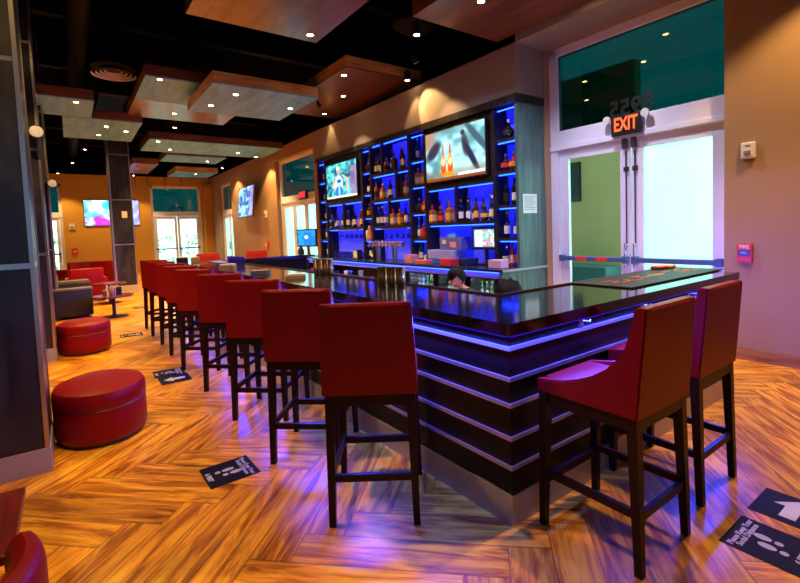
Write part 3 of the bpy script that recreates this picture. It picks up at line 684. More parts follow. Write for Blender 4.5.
# ------------------------------------------------------------------ screens (painted light)
def screen(name, W_, H_, paint, M, parent, strength=1., nx=56, ny=34):
    bm = bmesh.new(); cl = bm.loops.layers.float_color.new('pix'); g = [[bm.verts.new(((i/nx-.5)*W_, (j/ny-.5)*H_, 0)) for i in range(nx+1)] for j in range(ny+1)]
    for j in range(ny):
        for i in range(nx):
            f_ = bm.faces.new((g[j][i], g[j][i+1], g[j+1][i+1], g[j+1][i])); c = srgb(*paint((i+.5)/nx, (j+.5)/ny))
            for l_ in f_.loops: l_[cl] = (*c, 1)
    me = bpy.data.meshes.new(name); bm.to_mesh(me); bm.free(); me.transform(M)
    mn = 'screen_picture_%g' % strength
    if mn not in MATS:
        m = bpy.data.materials.new(mn); m.use_nodes = True; nt = m.node_tree; b = nt.nodes['Principled BSDF']; a = nt.nodes.new('ShaderNodeVertexColor'); a.layer_name = 'pix'
        b.inputs['Base Color'].default_value = (.01,.01,.01,1); b.inputs['Roughness'].default_value = .2
        nt.links.new(a.outputs[0], b.inputs['Emission Color']); b.inputs['Emission Strength'].default_value = strength; MATS[mn] = m
    me.materials.append(MATS[mn]); o = bpy.data.objects.new(name, me); COL.objects.link(o); o.parent = parent; return o
def ell(u_, v_, cx, cy, a, b, rot=0):
    dx, dy = u_-cx, v_-cy; c, s = math.cos(rot), math.sin(rot); return ((dx*c+dy*s)/a)**2+((-dx*s+dy*c)/b)**2 < 1
def hsh(*a): return (math.sin(sum(v*k for v, k in zip(a, (127.1, 311.7, 74.7))))*43758.5453) % 1
def vn(u_, v_, s):
    x, y = u_*s, v_*s; i, j = int(x), int(y); fx, fy = x-i, y-j; fx, fy = fx*fx*(3-2*fx), fy*fy*(3-2*fy)
    return (hsh(i,j)*(1-fx)+hsh(i+1,j)*fx)*(1-fy)+(hsh(i,j+1)*(1-fx)+hsh(i+1,j+1)*fx)*fy
def sm(a, b, x): x = max(0, min(1, (x-a)/(b-a))); return x*x*(3-2*x)
def mixc(a, b, t_): return tuple(p*(1-t_)+q*t_ for p, q in zip(a, b))
def el(u_, v_, cx, cy, a, b, rot=0, soft=.35):
    dx, dy = u_-cx, v_-cy; c, s_ = math.cos(rot), math.sin(rot); return 1-sm(1-soft, 1+soft, math.sqrt(((dx*c+dy*s_)/a)**2+((-dx*s_+dy*c)/b)**2))
def paint_whiskey(u_, v_):
    n = vn(u_, v_*.8, 5); m = vn(u_+3, v_+1, 11); c = mixc((70,110,120), (200,235,235), sm(.25,.75,.6*n+.4*m)); c = mixc(c, (90,180,190), .3)
    c = mixc(c, (150,120,100), el(u_,v_,.02,.95,.16,.3)); c = mixc(c, (45,40,60), el(u_,v_,.15,.62,.09,.2,-.5))
    c = mixc(c, (55,80,95), el(u_,v_,.88,.72,.05,.4,.5)); c = mixc(c, (60,60,70), el(u_,v_,.70,.62,.055,.22,.1)); c = mixc(c, (50,42,50), el(u_,v_,.66,.86,.035,.05))
    c = mixc(c, (30,32,60), el(u_,v_,.79,.38,.045,.34,.35)); c = mixc(c, (120,90,60), .6*(1-sm(.08,.3,v_)))
    for cx in (.32, .44):
        body = mixc((205,60,20), (225,150,70), sm(.15,.45,v_)); c = mixc(c, body, el(u_,v_,cx,.30,.048,.22,0,.15)); c = mixc(c, (235,205,150), el(u_,v_,cx,.36,.034,.07))
        c = mixc(c, (170,90,60), el(u_,v_,cx,.60,.016,.12))
    c = mixc(c, (250,130,20), el(u_,v_,.40,.12,.10,.05)); 
    if v_ < .05: c = (120,60,30)
    if .57 < u_ < .99 and .06 < v_ < .12: c = (205,225,230)
    return c
def paint_ball(u_, v_):
    n = vn(u_, v_, 8); m = vn(u_+5, v_+2, 15); c = mixc((15,70,100), (90,210,200), sm(.2,.8,.5*n+.5*m)); c = mixc(c, (150,90,140), .7*sm(.74,.85,u_)*(v_ < .85))
    skin = (205,160,150); c = mixc(c, skin, el(u_,v_,.26,.42,.035,.24,.12)); c = mixc(c, skin, el(u_,v_,.64,.56,.035,.16,.8)); c = mixc(c, skin, el(u_,v_,.71,.30,.03,.2,-.1))
    c = mixc(c, (185,215,245), el(u_,v_,.43,.34,.14,.33,0,.15)); c = mixc(c, (20,70,235), el(u_,v_,.44,.48,.07,.05)); c = mixc(c, (30,110,245), el(u_,v_,.43,.16,.14,.18,0,.15)); c = mixc(c, (150,190,235), el(u_,v_,.44,.2,.03,.2))
    c = mixc(c, (165,150,160), el(u_,v_,.42,.78,.06,.10)); c = mixc(c, (215,205,150), el(u_,v_,.40,.86,.05,.06))
    if v_ < .06: c = mixc((225,215,150), (235,240,245), m)
    return c
def paint_pink(u_, v_):
    n = vn(u_, v_, 9); m = vn(u_+7, v_*.5+3, 16); k = vn(u_+1, v_+9, 5); c = mixc((110,190,235), (235,245,255), sm(.3,.7,m))
    c = mixc(c, (60,190,200), sm(.5,.8,k)); c = mixc(c, (215,50,190), sm(.35,.75,n)*(1-sm(.35,.75,v_))*(1-sm(.45,.7,u_))); return mixc(c, (150,90,220), .5*sm(.75,1,u_))
def paint_cyan(u_, v_):
    n = vn(u_, v_, 7); m = vn(u_+4, v_+2, 12); c = mixc((60,110,170), (160,235,235), sm(.25,.75,.5*n+.5*m)); c = mixc(c, (70,40,110), .6*sm(.55,.8,vn(u_+9, v_, 9))); return mixc(c, (160,110,210), .7*sm(.7,.95,u_))
def paint_pos(u_, v_):
    if u_ < .06 or u_ > .94 or v_ < .06 or v_ > .94: return (20,60,120)
    if u_ < .42: return (225,245,240) if int(v_*14) % 3 else (170,210,210)
    i, j = int(u_*9), int(v_*7); return [(120,190,210),(230,220,90),(90,200,130),(235,120,120),(210,235,235),(110,160,220)][int(hsh(i,j)*6)]
def paint_desk(u_, v_):
    if ell(u_,v_,.5,.55,.12,.10): return (200,230,250)
    return (20,110,200) if vn(u_,v_,4) > .45 else (30,140,225)
def tv(name, W_, H_, paint, loc, rz, label, strength=1.6, tilt=0, cat='television', dz=0):
    t = empty(name, label, cat, loc, rz)
    MB().box(-W_/2-.02, W_/2+.02, 0, .05, -H_/2-.025, H_/2+.02, .006).build('housing', BLACKPL, t)
    screen('screen', W_, H_, paint, basis((0,-.002,0),(1,0,0),(0,0,1)), t, strength, 90, 54)
    return t
# local -y faces viewer. rz=-90deg turns -y towards -x
tv('television', 1.44, .83, paint_whiskey, (5.16, 5.715, 2.765), -PI/2, 'large wall screen in the cabinet showing two whiskey bottles')
tv('television', 1.46, .80, paint_ball, (5.17, 9.655, 2.745), -PI/2, 'screen in the left part of the cabinet showing a ball player in blue')
t = tv('television', 2.10, 1.10, paint_cyan, (5.42, 17.75, 2.80), -PI/2-.12, 'tilted wall screen on the tan side wall between the side doors')
t.rotation_euler = (-.10, 0, -PI/2-.05)
MB().box(-.2,.2,.05,.25,-.2,.2).build('wall_bracket', BLACKPL, t)
tv('television', 2.05, 1.10, paint_pink, (1.62, YF-.052, 2.76), 0, 'wide wall screen on the ochre far wall, partly behind the pillar')

# ------------------------------------------------------------------ things on the back counter
zc = .931
def pos(name, loc, rz, paint, label, w=.42, h=.30):
    t = empty(name, label, 'register', loc, rz)
    MB().box(-.12,.12,-.02,.20,0,.03,.008).build('base', BLACKPL, t)
    MB().cyl((0,.10,.03),(0,.08,.30),.03).build('stand', BLACKPL, t, True)
    s = MB().box(-w/2-.035,w/2+.035,.03,.075,.245,.26+h+.055,.008).build('monitor', BLACKPL, t)
    screen('screen', w, h, paint, basis((0,.028,.26+h/2+.02),(1,0,0),(0,0,1)), s, 1.6, 28, 18)
    return t
pos('register', (5.24, 5.17, zc), -PI/2+.2, paint_pos, 'touch screen cash register with coloured buttons at the right of the shelf counter')
tag(MB().box(-.15,.15,-.13,.13,0,.11,.01).build('receipt_printer', mat('navy_printer', (.02,.03,.12), .35), None, loc=(5.18, 5.50, zc)), 'dark blue receipt printer beside the touch screen register', 'printer')
o = tag(MB().box(-.14,.14,-.36,.36,0,.23,.006).build('storage_box', mat('violet_lit_white_box', (.34,.34,.90), .5), None, loc=(5.30, 6.13, zc)), 'long white storage box on the counter under the lit shelf', 'box')  # violet shelf light tinted into the white box colour
MB().box(-.145,.145,-.365,.365,.0,.085,.004).build('lower_tray', mat('blue_tray', (.05,.12,.65), .4), o)
o = tag(MB().box(-.12,.12,-.27,.27,0,.22,.006).build('storage_box', mat('violet_lit_grey_box', (.14,.14,.46), .5), None, loc=(5.32, 5.92, zc+.231)), 'grey box stacked on the long white box', 'box')  # violet shelf light tinted into this box colour too
MB().box(-.124,-.118,.10,.2,.10,.18).build('white_label', WHITE, o); MB().box(-.124,-.118,-.15,.0,.05,.14).build('pink_label', mat('pink_label', (.8,.35,.4), .5), o)
tag(MB().lathe([(.05,0),(.11,.0),(.11,.05),(.02,.06),(.02,.075),(0,.08)], 16).build('glass_bowl', mat('cyan_bowl', (.1,.45,.7), .2), None, True, (5.32, 5.95, zc+.452)), 'blue glass bowl upside down on the grey violet box', 'bowl')
tag(MB().box(-.09,.09,-.13,.13,0,.115,.006).build('carton', mat('red_carton', (.55,.03,.06), .5), None, loc=(4.91,5.62,zc)), 'red carton at the counter front, left of the printer', 'box')
tag(MB().box(-.07,.07,-.15,.15,0,.07,.006).build('carton', mat('pink_carton', (.6,.13,.16), .5), None, loc=(4.95,6.33,zc)), 'flat pink carton in front of the long white box', 'box')
tag(MB().box(-.09,.09,-.10,.10,0,.15,.006).build('carton', mat('salmon_carton', (.6,.22,.30), .5), None, loc=(5.0,6.76,zc)), 'salmon coloured carton standing below the narrow shelf column', 'box')
tag(MB().box(-.08,.08,-.13,.13,0,.12,.006).build('carton', mat('violet_lit_pink_carton', (.62,.38,.66), .5), None, loc=(5.02,4.66,zc)), 'pale pink carton at the right counter end', 'box')  # pink carton colour shifted by painted violet light
# beer tap tower
t = empty('beer_tap_tower', 'steel beer tap tower with a row of taps on two posts', 'beer tap', (5.10, 7.75, zc))
TAPS = mat('tap_chrome', (.62,.45,.40), .25, .9)
for dy in (-.30,.30): MB().cyl((0,dy,0),(0,dy,.32),.05,n=16).build('post', STEEL, t, True)
MB().cyl((0,-.60,.34),(0,.50,.34),.055,n=16).build('crossbar', TAPS, t, True)
for k in range(9):
    y = -.54+k*.125
    W = MB(); W.cyl((-.05,y,.36),(-.11,y,.35),.012,n=8); W.cyl((-.11,y,.36),(-.12,y,.27),.012,n=8); W.cyl((-.11,y,.36),(-.11,y,.42),.01,n=8)
    f_ = W.build('faucet', TAPS, t, True)
MB().box(-.12,.06,-.62,.55,.30,.306).build('drip_rail', STEEL, t)
h = MB(); h.lathe([(.012,0),(.028,.05),(.034,.16),(.026,.22),(.032,.27),(0,.30)], 12, c=(-.11,.43,.42)); h.build('tap_handle', mat('orange_handle', (.75,.32,.06), .4), t, True)
h = MB(); h.lathe([(.012,0),(.026,.05),(.030,.2),(.0,.24)], 12, c=(-.11,.52,.40)); h.build('tap_handle', mat('white_handle', (.6,.6,.65), .4), t, True)
tag(MB().box(-.06,.06,-.10,.10,0,.20,.005).build('card_terminal', BLACKPL, None, loc=(5.08, 8.86, zc)), 'small dark framed terminal on the counter between lit bays', 'terminal')
tag(MB().box(-.012,.0,-.075,.075,-.08,.08).build('price_card', WHITE, None, loc=(5.018, 8.86, zc+.105)), 'small pale card on the front of the dark terminal', 'card')
# glassware
gl = lathe_thing('stem_glass', [(.035,0),(.005,.006),(.005,.07),(.03,.09),(.042,.13),(.036,.18),(.034,.18),(.040,.13),(.028,.094),(0,.082)], GWARE, (5.3, 9.0, 1.36), 'x', 'wine glass', n=10)
gl.rotation_euler = (PI,0,0)
gls = []
def put_glass(p, loc, label, group, first=[True], rot=None):
    o = p.copy(); COL.objects.link(o); o.location = loc; o['label'] = label; o['group'] = group
    if rot: o.rotation_euler = rot
    return o
# hanging rack
for (ya, yb, nm) in ((8.95,9.95,'left bay'),(7.15,8.05,'tap bay')):
    rk = empty('glass_rack', 'steel hanging glass rack under the shelf of the %s' % nm, 'glass rack', (5.31, (ya+yb)/2, 1.585 if nm=='left bay' else 1.574))
    W = MB(); hh = (yb-ya)/2
    for k in range(5): W.box(-.10,.12,-hh+k*hh/2-.006,-hh+k*hh/2+.006,-.022,-.008)
    W.box(-.11,-.10,-hh,hh,-.022,-.001); W.box(.12,.13,-hh,hh,-.022,-.001); W.build('rails', STEEL, rk)
    for k in range(9):
        y = yb-.05-k*(yb-ya-.1)/8; zz = (1.585 if nm=='left bay' else 1.574)-.024
        put_glass(gl, (5.27+.09*(k%2), y, zz), 'upside down stem glass, %s from left hanging in the rack of the %s' % (ORD[k], nm), 'stem glasses in the %s' % nm, rot=(PI,0,0))
bpy.data.objects.remove(gl)
tum = lathe_thing('tumbler', [(.028,0),(.036,.13),(.033,.13),(.026,.01),(0,.01)], GWARE, (5.2,9,zc), 'x', 'glass', n=10)
for rw in range(2):
    for k in range(10):
        put_glass(tum, (5.27+.12*rw, 10.36-k*.14-.05*rw, zc), 'clear tumbler, %s from left in the %s row on the left counter' % (ORD[k], ['front','rear'][rw]), 'tumblers on the left counter')
bpy.data.objects.remove(tum)

# work shelf behind the bar (sinks)
t = empty('sink_station', 'low stainless sink station behind the bar with clutter on it', 'sink', (4.43, 6.9, 0))
MB().box(-.18,.28,0,3.2,.56,.60,.004).build('drain_top', STEEL, t); MB().box(-.16,.26,.05,3.15,.1,.56).build('cabinet', mat('grey_steel', (.12,.13,.18), .4, .6), t)
for a, b in ((-.15,.05),(.24,.05),(-.15,3.1),(.24,3.1)): MB().cyl((a,b,0),(a,b,.1),.02).build('leg', STEEL, t)
MB().box(-.18,-.165,0,3.2,.60,.72).build('splash_rail', STEEL, t)
its = [('paper_cup',(.04,.13),'red','small red cup'),('jar',(.05,.15),'grey','small grey jar'),('paper_cup',(.04,.12),'white','white cup'),('jar',(.055,.16),'clear','clear jar'),('jar',(.05,.12),'black','dark jar'),('paper_cup',(.045,.14),'white','tall white cup'),('jar',(.06,.15),'clear','wide clear jar'),('jar',(.05,.17),'grey','tall grey jar')]
IM = {'red': mat('red_cup', (.7,.02,.03), .4), 'grey': mat('grey_jar', (.3,.3,.36), .3), 'white': WHITE, 'clear': GWARE, 'black': BLACKPL}
for k, (nm, (rr, hh), c, lb) in enumerate(its):
    lathe_thing(nm, [(rr*.8,0),(rr,hh),(rr*.9,hh),(0,hh-.01)], IM[c], (4.46+.06*(k%2), 9.9-k*.3, .601), '%s on the sink station behind the bar, %s from left' % (lb, ORD[k]), 'cup' if 'cup' in nm else 'jar', n=12)

# side service stand with monitor at far left of cabinet
t = empty('service_stand', 'black service stand left of the shelf cabinet', 'stand', (5.05, 11.75, 0))
MB().box(-.35,.35,-.55,.5,.88,.93,.005).build('counter_top', BLACKPL, t)
MB().box(-.33,.33,-.53,.48,.0,.88).build('cabinet', mat('dark_service_cabinet', (.012,.012,.018), .5), t)
pos('register', (5.05, 11.55, .931), -PI/2+.35, paint_desk, 'register monitor with blue screen on the black stand, before the side doors', .66, .40)
lathe_thing('soda_gun_caddy', [(.08,0),(.08,.16),(.04,.24),(.04,.30)], BLACKPL, (4.82, 11.35, .931), 'black bottle shaped caddy beside the blue screen register', 'caddy')

# shaker stacks on the bar
GOLD = mat('gold_steel', (.75,.60,.38), .2, 1)
def shaker(x, y, label, grp, hh):
    t = MB().lathe([(.034,0),(.037,.006),(.042,hh*.45),(.0405,hh*.46),(.044,hh*.97),(.046,hh),(.0,hh-.003)], 20).build('cocktail_shaker', GOLD, None, True, (x,y,ZT)); tag(t, label, 'shaker', grp)
    MB().lathe([(.0465,hh-.006),(.0475,hh-.003),(.0465,hh)], 20).build('rim', STEEL, t, True); return t
for gi, (gx, gy, hh, nm) in enumerate(((2.285,4.78,.185,'farther'),(2.20,3.28,.17,'nearer'))):
    for k, (dx, dy) in enumerate(((-.035,.09),(0,0),(.035,-.09))):
        shaker(gx+dx, gy+dy, 'gold steel shaker, %s of three in the %s cluster on the bar' % (['left','middle','right'][k], nm), 'gold shakers in the %s cluster' % nm, hh)
# caddies, trays
def napkin(x, y, rz, label, w=.12, d=.08, h=.09):
    t = empty('napkin_caddy', label, 'caddy', (x,y,ZT), rz)
    W = MB(); W.box(-w,w,-d,d,0,.012); W.box(-w,w,-d,-d+.008,.012,h); W.box(-w,w,d-.008,d,.012,h); W.box(-w,-w+.008,-d,d,.012,h); W.box(w-.008,w,-d,d,.012,h); W.build('box', BLACKPL if 'black' in label else mat('tan_caddy', (.35,.25,.15), .5), t)
    MB().box(-w+.01,w-.01,-d+.01,d-.01,.013,h+.02,.003).build('napkins', mat('cream_paper', (.62,.58,.52), .8), t)
napkin(1.76, 6.72, -.6, 'cream napkin caddy on the bar, behind the third stool', .10, .07, .07)
napkin(1.93, 4.72, -.5, 'white napkin pile caddy on the bar, left of the farther shakers', .10, .07, .03)
o = tag(MB().box(-.10,.10,-.07,.07,0,.045,.006).build('straw_tray', mat('grey_tray', (.2,.25,.28), .25, .4), None, loc=(1.85,5.62,ZT)), 'grey steel straw tray on the bar between the two caddies', 'tray'); o.rotation_euler = (0,0,-.6)
MB().box(-.105,.105,-.075,.075,.045,.051,.002).build('lid', STEEL, o)
napkin(1.72, 9.75, -.2, 'small black napkin caddy at the far bar corner', .10, .07, .09)
napkin(1.98, 9.9, -.2, 'small cream napkin caddy at the far bar corner', .08, .07, .07)
BLU = glass('blue_glassware', (.35,.45,.95), .15)
bg = lathe_thing('blue_tumbler', [(.032,0),(.04,.13),(.036,.13),(.028,.012),(0,.012)], BLU, (2.4,7.7,ZT), 'x', 'glass', n=10)
for k in range(7): put_glass(bg, (2.22-.0*k, 8.35-.13*k, ZT), 'blue lit tumbler, %s from left on the inner bar edge' % ORD[k], 'blue lit tumblers on the bar edge')
bpy.data.objects.remove(bg)
o = tag(MB().box(-.09,.09,-.32,.32,0,.02,.006).build('bar_towel', mat('blue_towel', (.10,.14,.65), .9), None, loc=(2.17,8.82,ZT)), 'folded blue towel on the bar beyond the blue tumblers', 'towel')

# ------------------------------------------------------------------ person behind the bar
def skin_mesh(pts, edges, name, m, parent=None, sub=2, loc=(0,0,0)):
    me = bpy.data.meshes.new(name+'_sk'); me.from_pydata([p[:3] for p in pts], edges, []); o = bpy.data.objects.new(name+'_sk', me); COL.objects.link(o)
    sk = o.modifiers.new('s', 'SKIN'); sb = o.modifiers.new('b', 'SUBSURF'); sb.levels = sub; sb.render_levels = sub
    for v, p in zip(me.skin_vertices[0].data, pts): v.radius = (p[3], p[4] if len(p) > 4 else p[3])
    me.skin_vertices[0].data[0].use_root = True
    dg = bpy.context.evaluated_depsgraph_get(); out = bpy.data.meshes.new_from_object(o.evaluated_get(dg)); out.name = name
    bpy.data.objects.remove(o); out.materials.clear()
    for x in (m if isinstance(m, list) else [m]): out.materials.append(x)
    for p in out.polygons: p.use_smooth = True
    r = bpy.data.objects.new(name, out); COL.objects.link(r); r.location = loc; r.parent = parent; return r
SKIN = mat('skin', (.48,.24,.20), .5, 0, .08); HAIR = mat('dark_hair', (.003,.0025,.006), .6, 0, .4, 30, stretch=(1,1,6), spec=.15); SHIRT = mat('black_shirt', (.008,.008,.012), .7)
# squatting, facing the back counter's left (+y), head bowed; local: y forward
pts = [(0,0,.32,.15,.13),(0,.06,.47,.14,.11),(0,.16,.62,.16,.11),(0,.22,.72,.13,.09),(0,.27,.79,.055),(0,.31,.85,.05),
 (.17,.20,.70,.06),(.21,.34,.52,.045),(.12,.52,.44,.035),(.08,.60,.42,.03,.015),
 (-.17,.20,.70,.06),(-.21,.34,.52,.045),(-.12,.52,.44,.035),(-.08,.60,.42,.03,.015),
 (.10,.0,.29,.10),(.16,.38,.44,.08),(.15,.16,.10,.05),(.15,.30,.035,.04,.03),
 (-.10,.0,.29,.10),(-.16,.38,.44,.08),(-.15,.16,.10,.05),(-.15,.30,.035,.04,.03)]
ed = [(0,1),(1,2),(2,3),(3,4),(4,5),(3,6),(6,7),(7,8),(8,9),(3,10),(10,11),(11,12),(12,13),(0,14),(14,15),(15,16),(16,17),(0,18),(18,19),(19,20),(20,21)]
per = empty('person', 'person in black crouching behind the bar, dark hair, only head showing', 'person', (4.13, 4.16, 0), 1.45)
body = skin_mesh(pts, ed, 'body', [SKIN, SHIRT], per)
for p in body.data.polygons:
    c = p.center
    if (c.z < .80 and (abs(c.x) > .0) and not (c.y > .46 and c.z > .36 and abs(c.x) < .17 and c.z < .50)): p.material_index = 1
def ellip(name, m, c, r_, parent, n=20, cut=None, rot=None):
    bm = bmesh.new(); bmesh.ops.create_uvsphere(bm, u_segments=n, v_segments=n//2+2, radius=1)
    bmesh.ops.scale(bm, vec=r_, verts=bm.verts)
    if cut: bmesh.ops.delete(bm, geom=[v for v in bm.verts if cut(v.co)], context='VERTS')
    if rot is not None: bmesh.ops.transform(bm, matrix=rot, verts=bm.verts)
    bmesh.ops.translate(bm, vec=c, verts=bm.verts)
    me = bpy.data.meshes.new(name); bm.to_mesh(me); bm.free(); me.materials.append(m)
    for p in me.polygons: p.use_smooth = True
    o = bpy.data.objects.new(name, me); COL.objects.link(o); o.parent = parent; return o
RX = Matrix.Rotation(-.85, 4, 'X')
def hp(v): return Vector((0,.345,.925))+RX.to_3x3() @ Vector(v)
ellip('head', SKIN, (0,.345,.925), (.078,.098,.115), per, 24, rot=RX)
ellip('hair', HAIR, hp((0,-.014,.014)), (.098,.118,.130), per, 24, cut=lambda c: (c.y > .055 and c.z < .045) or c.z < -.085, rot=RX)
ellip('hair_bun', HAIR, hp((0,-.10,.06)), (.042,.042,.042), per, 14)
ellip('nose', SKIN, hp((0,.100,-.015)), (.014,.018,.022), per, 10)
for sx in (-1,1):
    ellip('ear', SKIN, hp((sx*.078,-.005,-.01)), (.010,.020,.030), per, 10)
    ellip('eye', WHITE, hp((sx*.032,.084,.012)), (.013,.010,.010), per, 10)
ellip('mouth', mat('lips', (.35,.08,.08), .5), hp((0,.086,-.055)), (.024,.010,.008), per, 10)
for sx in (-1,1):
    for k in range(4):
        x = sx*(.08+(-.03+.02*k)); ln = [.055,.065,.06,.045][k]
        skin_mesh([(x,.60,.42,.010),(x,.60+ln*.6,.41,.009),(x,.60+ln,.39,.008)], [(0,1),(1,2)], 'finger', SKIN, per, 1)
    skin_mesh([(sx*.055,.585,.415,.011),(sx*.03,.61,.41,.010),(sx*.02,.635,.40,.008)], [(0,1),(1,2)], 'thumb', SKIN, per, 1)
o = tag(MB().lathe([(.0,0),(.13,0),(.17,.08),(.17,.24),(.12,.34),(.04,.38),(0,.39)], 20, sx=1, sy=1.1).build('black_bag', mat('black_bag_plastic', (.003,.003,.004), .6, 0, .4, 14, bump=.6, spec=.12), None, True, (4.54, 4.06, .46)), 'full black bag on a stool behind the bar, before the right cooler', 'bag')
for v in o.data.vertices:
    if v.co.z > .02: v.co.x *= 1+.28*(hsh(round(v.co.x,2), round(v.co.y,2))-.5); v.co.z *= 1+.22*(hsh(round(v.co.y,2), round(v.co.x,2))-.5)
t = empty('step_stool', 'low black step stool behind the bar holding the black bag', 'stool', (4.54, 4.06, 0))
MB().box(-.2,.2,-.2,.2,.42,.459,.005).build('seat', BLACKPL, t)
for sx in (-1,1):
    for sy in (-1,1): MB().taper((sx*.18,sy*.18,0),(sx*.17,sy*.17,.42),.015,.015).build('leg', BLACKPL, t)

# ------------------------------------------------------------------ wall devices
def device(name, loc, rz, w, d, h, m, label, cat): 
    return tag(MB().box(-w/2,w/2,-d,0,-h/2,h/2,.008).build(name, m, None, loc=loc), label, cat), rz
t = empty('fire_pull_station', 'red fire alarm pull station on the brown right wall', 'fire alarm', (5.799, 1.825, 1.16), -PI/2)
MB().box(-.07,.07,-.05,0,-.095,.095,.008).build('housing', mat('alarm_red', (.62,.03,.03), .4), t)
text('lettering', 'FIRE', .05, WHITE, t, basis((0,-.051,.066),(1,0,0),(0,0,1)), .001, bold=.001)
MB().box(-.055,.055,-.062,-.05,-.03,.035,.003).build('handle', mat('navy_plastic', (.03,.05,.2), .4), t)
text('pull_lettering', 'PULL', .026, WHITE, t, basis((0,-.063,.004),(1,0,0),(0,0,1)), .001)
t = empty('alarm_strobe', 'white strobe alarm high on the brown right wall', 'alarm', (5.799, 1.80, 2.24), -PI/2)
MB().box(-.065,.065,-.045,0,-.085,.085,.012).build('housing', WHITE, t)
MB().box(-.03,.03,-.075,-.045,-.045,-.005,.006).build('strobe_lens', mat('strobe_lens', (.2,.2,.22), .15), t)
text('lettering', 'FIRE', .025, mat('black_text', (.01,.01,.01), .5), t, basis((0,-.046,.045),(1,0,0),(0,0,1)), .001)
for (lab, x, y, z, rz, red) in (('white strobe alarm on the side wall beside the tilted screen', 5.799, 16.6, 2.28, -PI/2, 0), ('small red alarm station on the side wall under the strobe', 5.799, 16.6, 1.18, -PI/2, 1),
                          ('white strobe alarm on the ochre far wall left of the screen', .13, YF-.001, 2.18, 0, 0), ('small red alarm station on the ochre far wall', .17, YF-.001, 1.14, 0, 1)):
    t = empty('fire_pull_station' if red else 'alarm_strobe', lab, 'alarm', (x,y,z), rz)
    MB().box(-.10,.10,-.06,0,-.13,.13,.01).build('housing', MATS['alarm_red'] if red else WHITE, t)
    MB().box(-.05,.05,-.09,-.06,-.06,.0,.008).build('handle' if red else 'strobe_lens', WHITE if red else MATS['strobe_lens'], t)
t = empty('light_switch', 'small white switch plate on the face of the charcoal pillar', 'switch', (1.38, 16.299, 2.30)); MB().box(-.07,.07,-.012,0,-.10,.10,.004).build('plate', WHITE, t); MB().box(-.02,.02,-.02,-.012,-.04,.04).build('toggle', WHITE, t)
# exit sign over the main doors
t = empty('exit_sign', 'lit orange exit sign with two lamp heads over the glass doors', 'exit sign', (5.90, 3.17, 2.80), -PI/2)
MB().box(-.20,.20,-.045,.0,-.135,.125,.01).build('housing', BLACKPL, t)
text('lettering', 'EXIT', .215, emit('exit_letters', (1,.085,.012), 2.6), t, basis((0,-.047,0),(1,0,0),(0,0,1)) @ Matrix.Diagonal((.72,1.12,1,1)), .001, bold=.004)
for sx in (-1,1):
    MB().lathe([(.03,0),(.052,.03),(.052,.05),(0,.052)], 18, M=Matrix.Translation((sx*.255,-.01,.09)) @ Matrix.Rotation(PI/2,4,'X')).build('lamp_head', WHITE, t, True)
MB().box(-.16,.16,0,.04,-.08,.08).build('mount', BLACKPL, t)
MB().box(-.09,-.03,.02,.06,-.30,-.15).build('door_holder', mat('dark_steel', (.1,.1,.11), .4, .8), t); MB().box(.03,.09,.02,.06,-.30,-.15).build('door_holder', MATS['dark_steel'], t)
t = empty('exit_sign', 'small red lit exit sign over the side doors behind the bar', 'exit sign', (5.94, 13.45, 2.72), -PI/2)
MB().box(-.30,.24,-.09,-.0,-.14,.14,.01).build('housing', BLACKPL, t)
text('lettering', 'EXIT', .22, emit('exit_letters_red', (1,.02,.03), 2.5), t, basis((-.03,-.092,0),(1,0,0),(0,0,1)), .002, bold=.006)
# spot heads on columns
def cam_head(loc, rz, label):
    t = empty('spot_lamp', label, 'spot lamp', loc, rz)
    MB().cyl((0,0,0),(0,-.09,0),.05,n=16).build('bracket', BLACKPL, t, True)
    MB().lathe([(.065,0),(.085,.09),(.085,.10)], 24, M=Matrix.Translation((.02,-.09,0)) @ Matrix.Rotation(PI/2,4,'X')).build('housing', BLACKPL, t, True)
    MB().lathe([(0,0),(.070,0),(.070,.008),(0,.015)], 24, M=Matrix.Translation((.02,-.19,0)) @ Matrix.Rotation(PI/2,4,'X')).build('lens', mat('lamp_lens', (.55,.58,.65), .3, 0, .5, 60), t, True)
cam_head((-.29, 7.60, 2.93), .15, 'round white faced spot lamp on the second charcoal column, high up')
cam_head((-.27, 11.48, 2.68), .3, 'small pinkish faced spot lamp on the farther charcoal column')

# ------------------------------------------------------------------ ceiling panels and ducts
DAYSHEEN = wood('daylight_sheen_laminate', (.08,.26,.46), (.15,.42,.70), .5, (5,.7,5), 1.3, .0, spec=.3)  # reflected cool daylight painted into the underside colour
LAMPEDGE = wood('lamplit_edge', (.45,.20,.04), (.75,.40,.10), .4, (1.2,1.2,9), 1.5)  # warm lamp light on the panel fronts painted as edge colour
def panel(x0, x1, y0, y1, z, label, th=.2, under=None, edge=None):
    cx, cy = (x0+x1)/2, (y0+y1)/2; a, b = (x1-x0)/2, (y1-y0)/2
    t = empty('ceiling_panel', label, 'ceiling panel', (cx,cy,z), 0, 'floating wooden ceiling panels')
    if under == 'half':
        MB().box(-a,a,-b,.05,0,.02).build('underside', DAYSHEEN, t); MB().box(-a,a,.05,b,0,.02).build('underside', PANELW, t)  # pale front part paints reflected daylight on one brown panel
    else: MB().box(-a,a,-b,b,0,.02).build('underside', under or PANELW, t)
    W = MB(); W.box(-a,a,-b,-b+.03,.02,th); W.box(-a,a,b-.03,b,.02,th); W.box(-a,-a+.03,-b+.03,b-.03,.02,th); W.box(a-.03,a,-b+.03,b-.03,.02,th); W.build('edge_band', edge or PANELE, t)
    for sx in (-.7,.7):
        for sy in (-.7,.7): MB().cyl((a*sx,b*sy,.02),(a*sx,b*sy,ZC-z),.006,n=6).build('hanging_rod', DUCT, t)
    return t
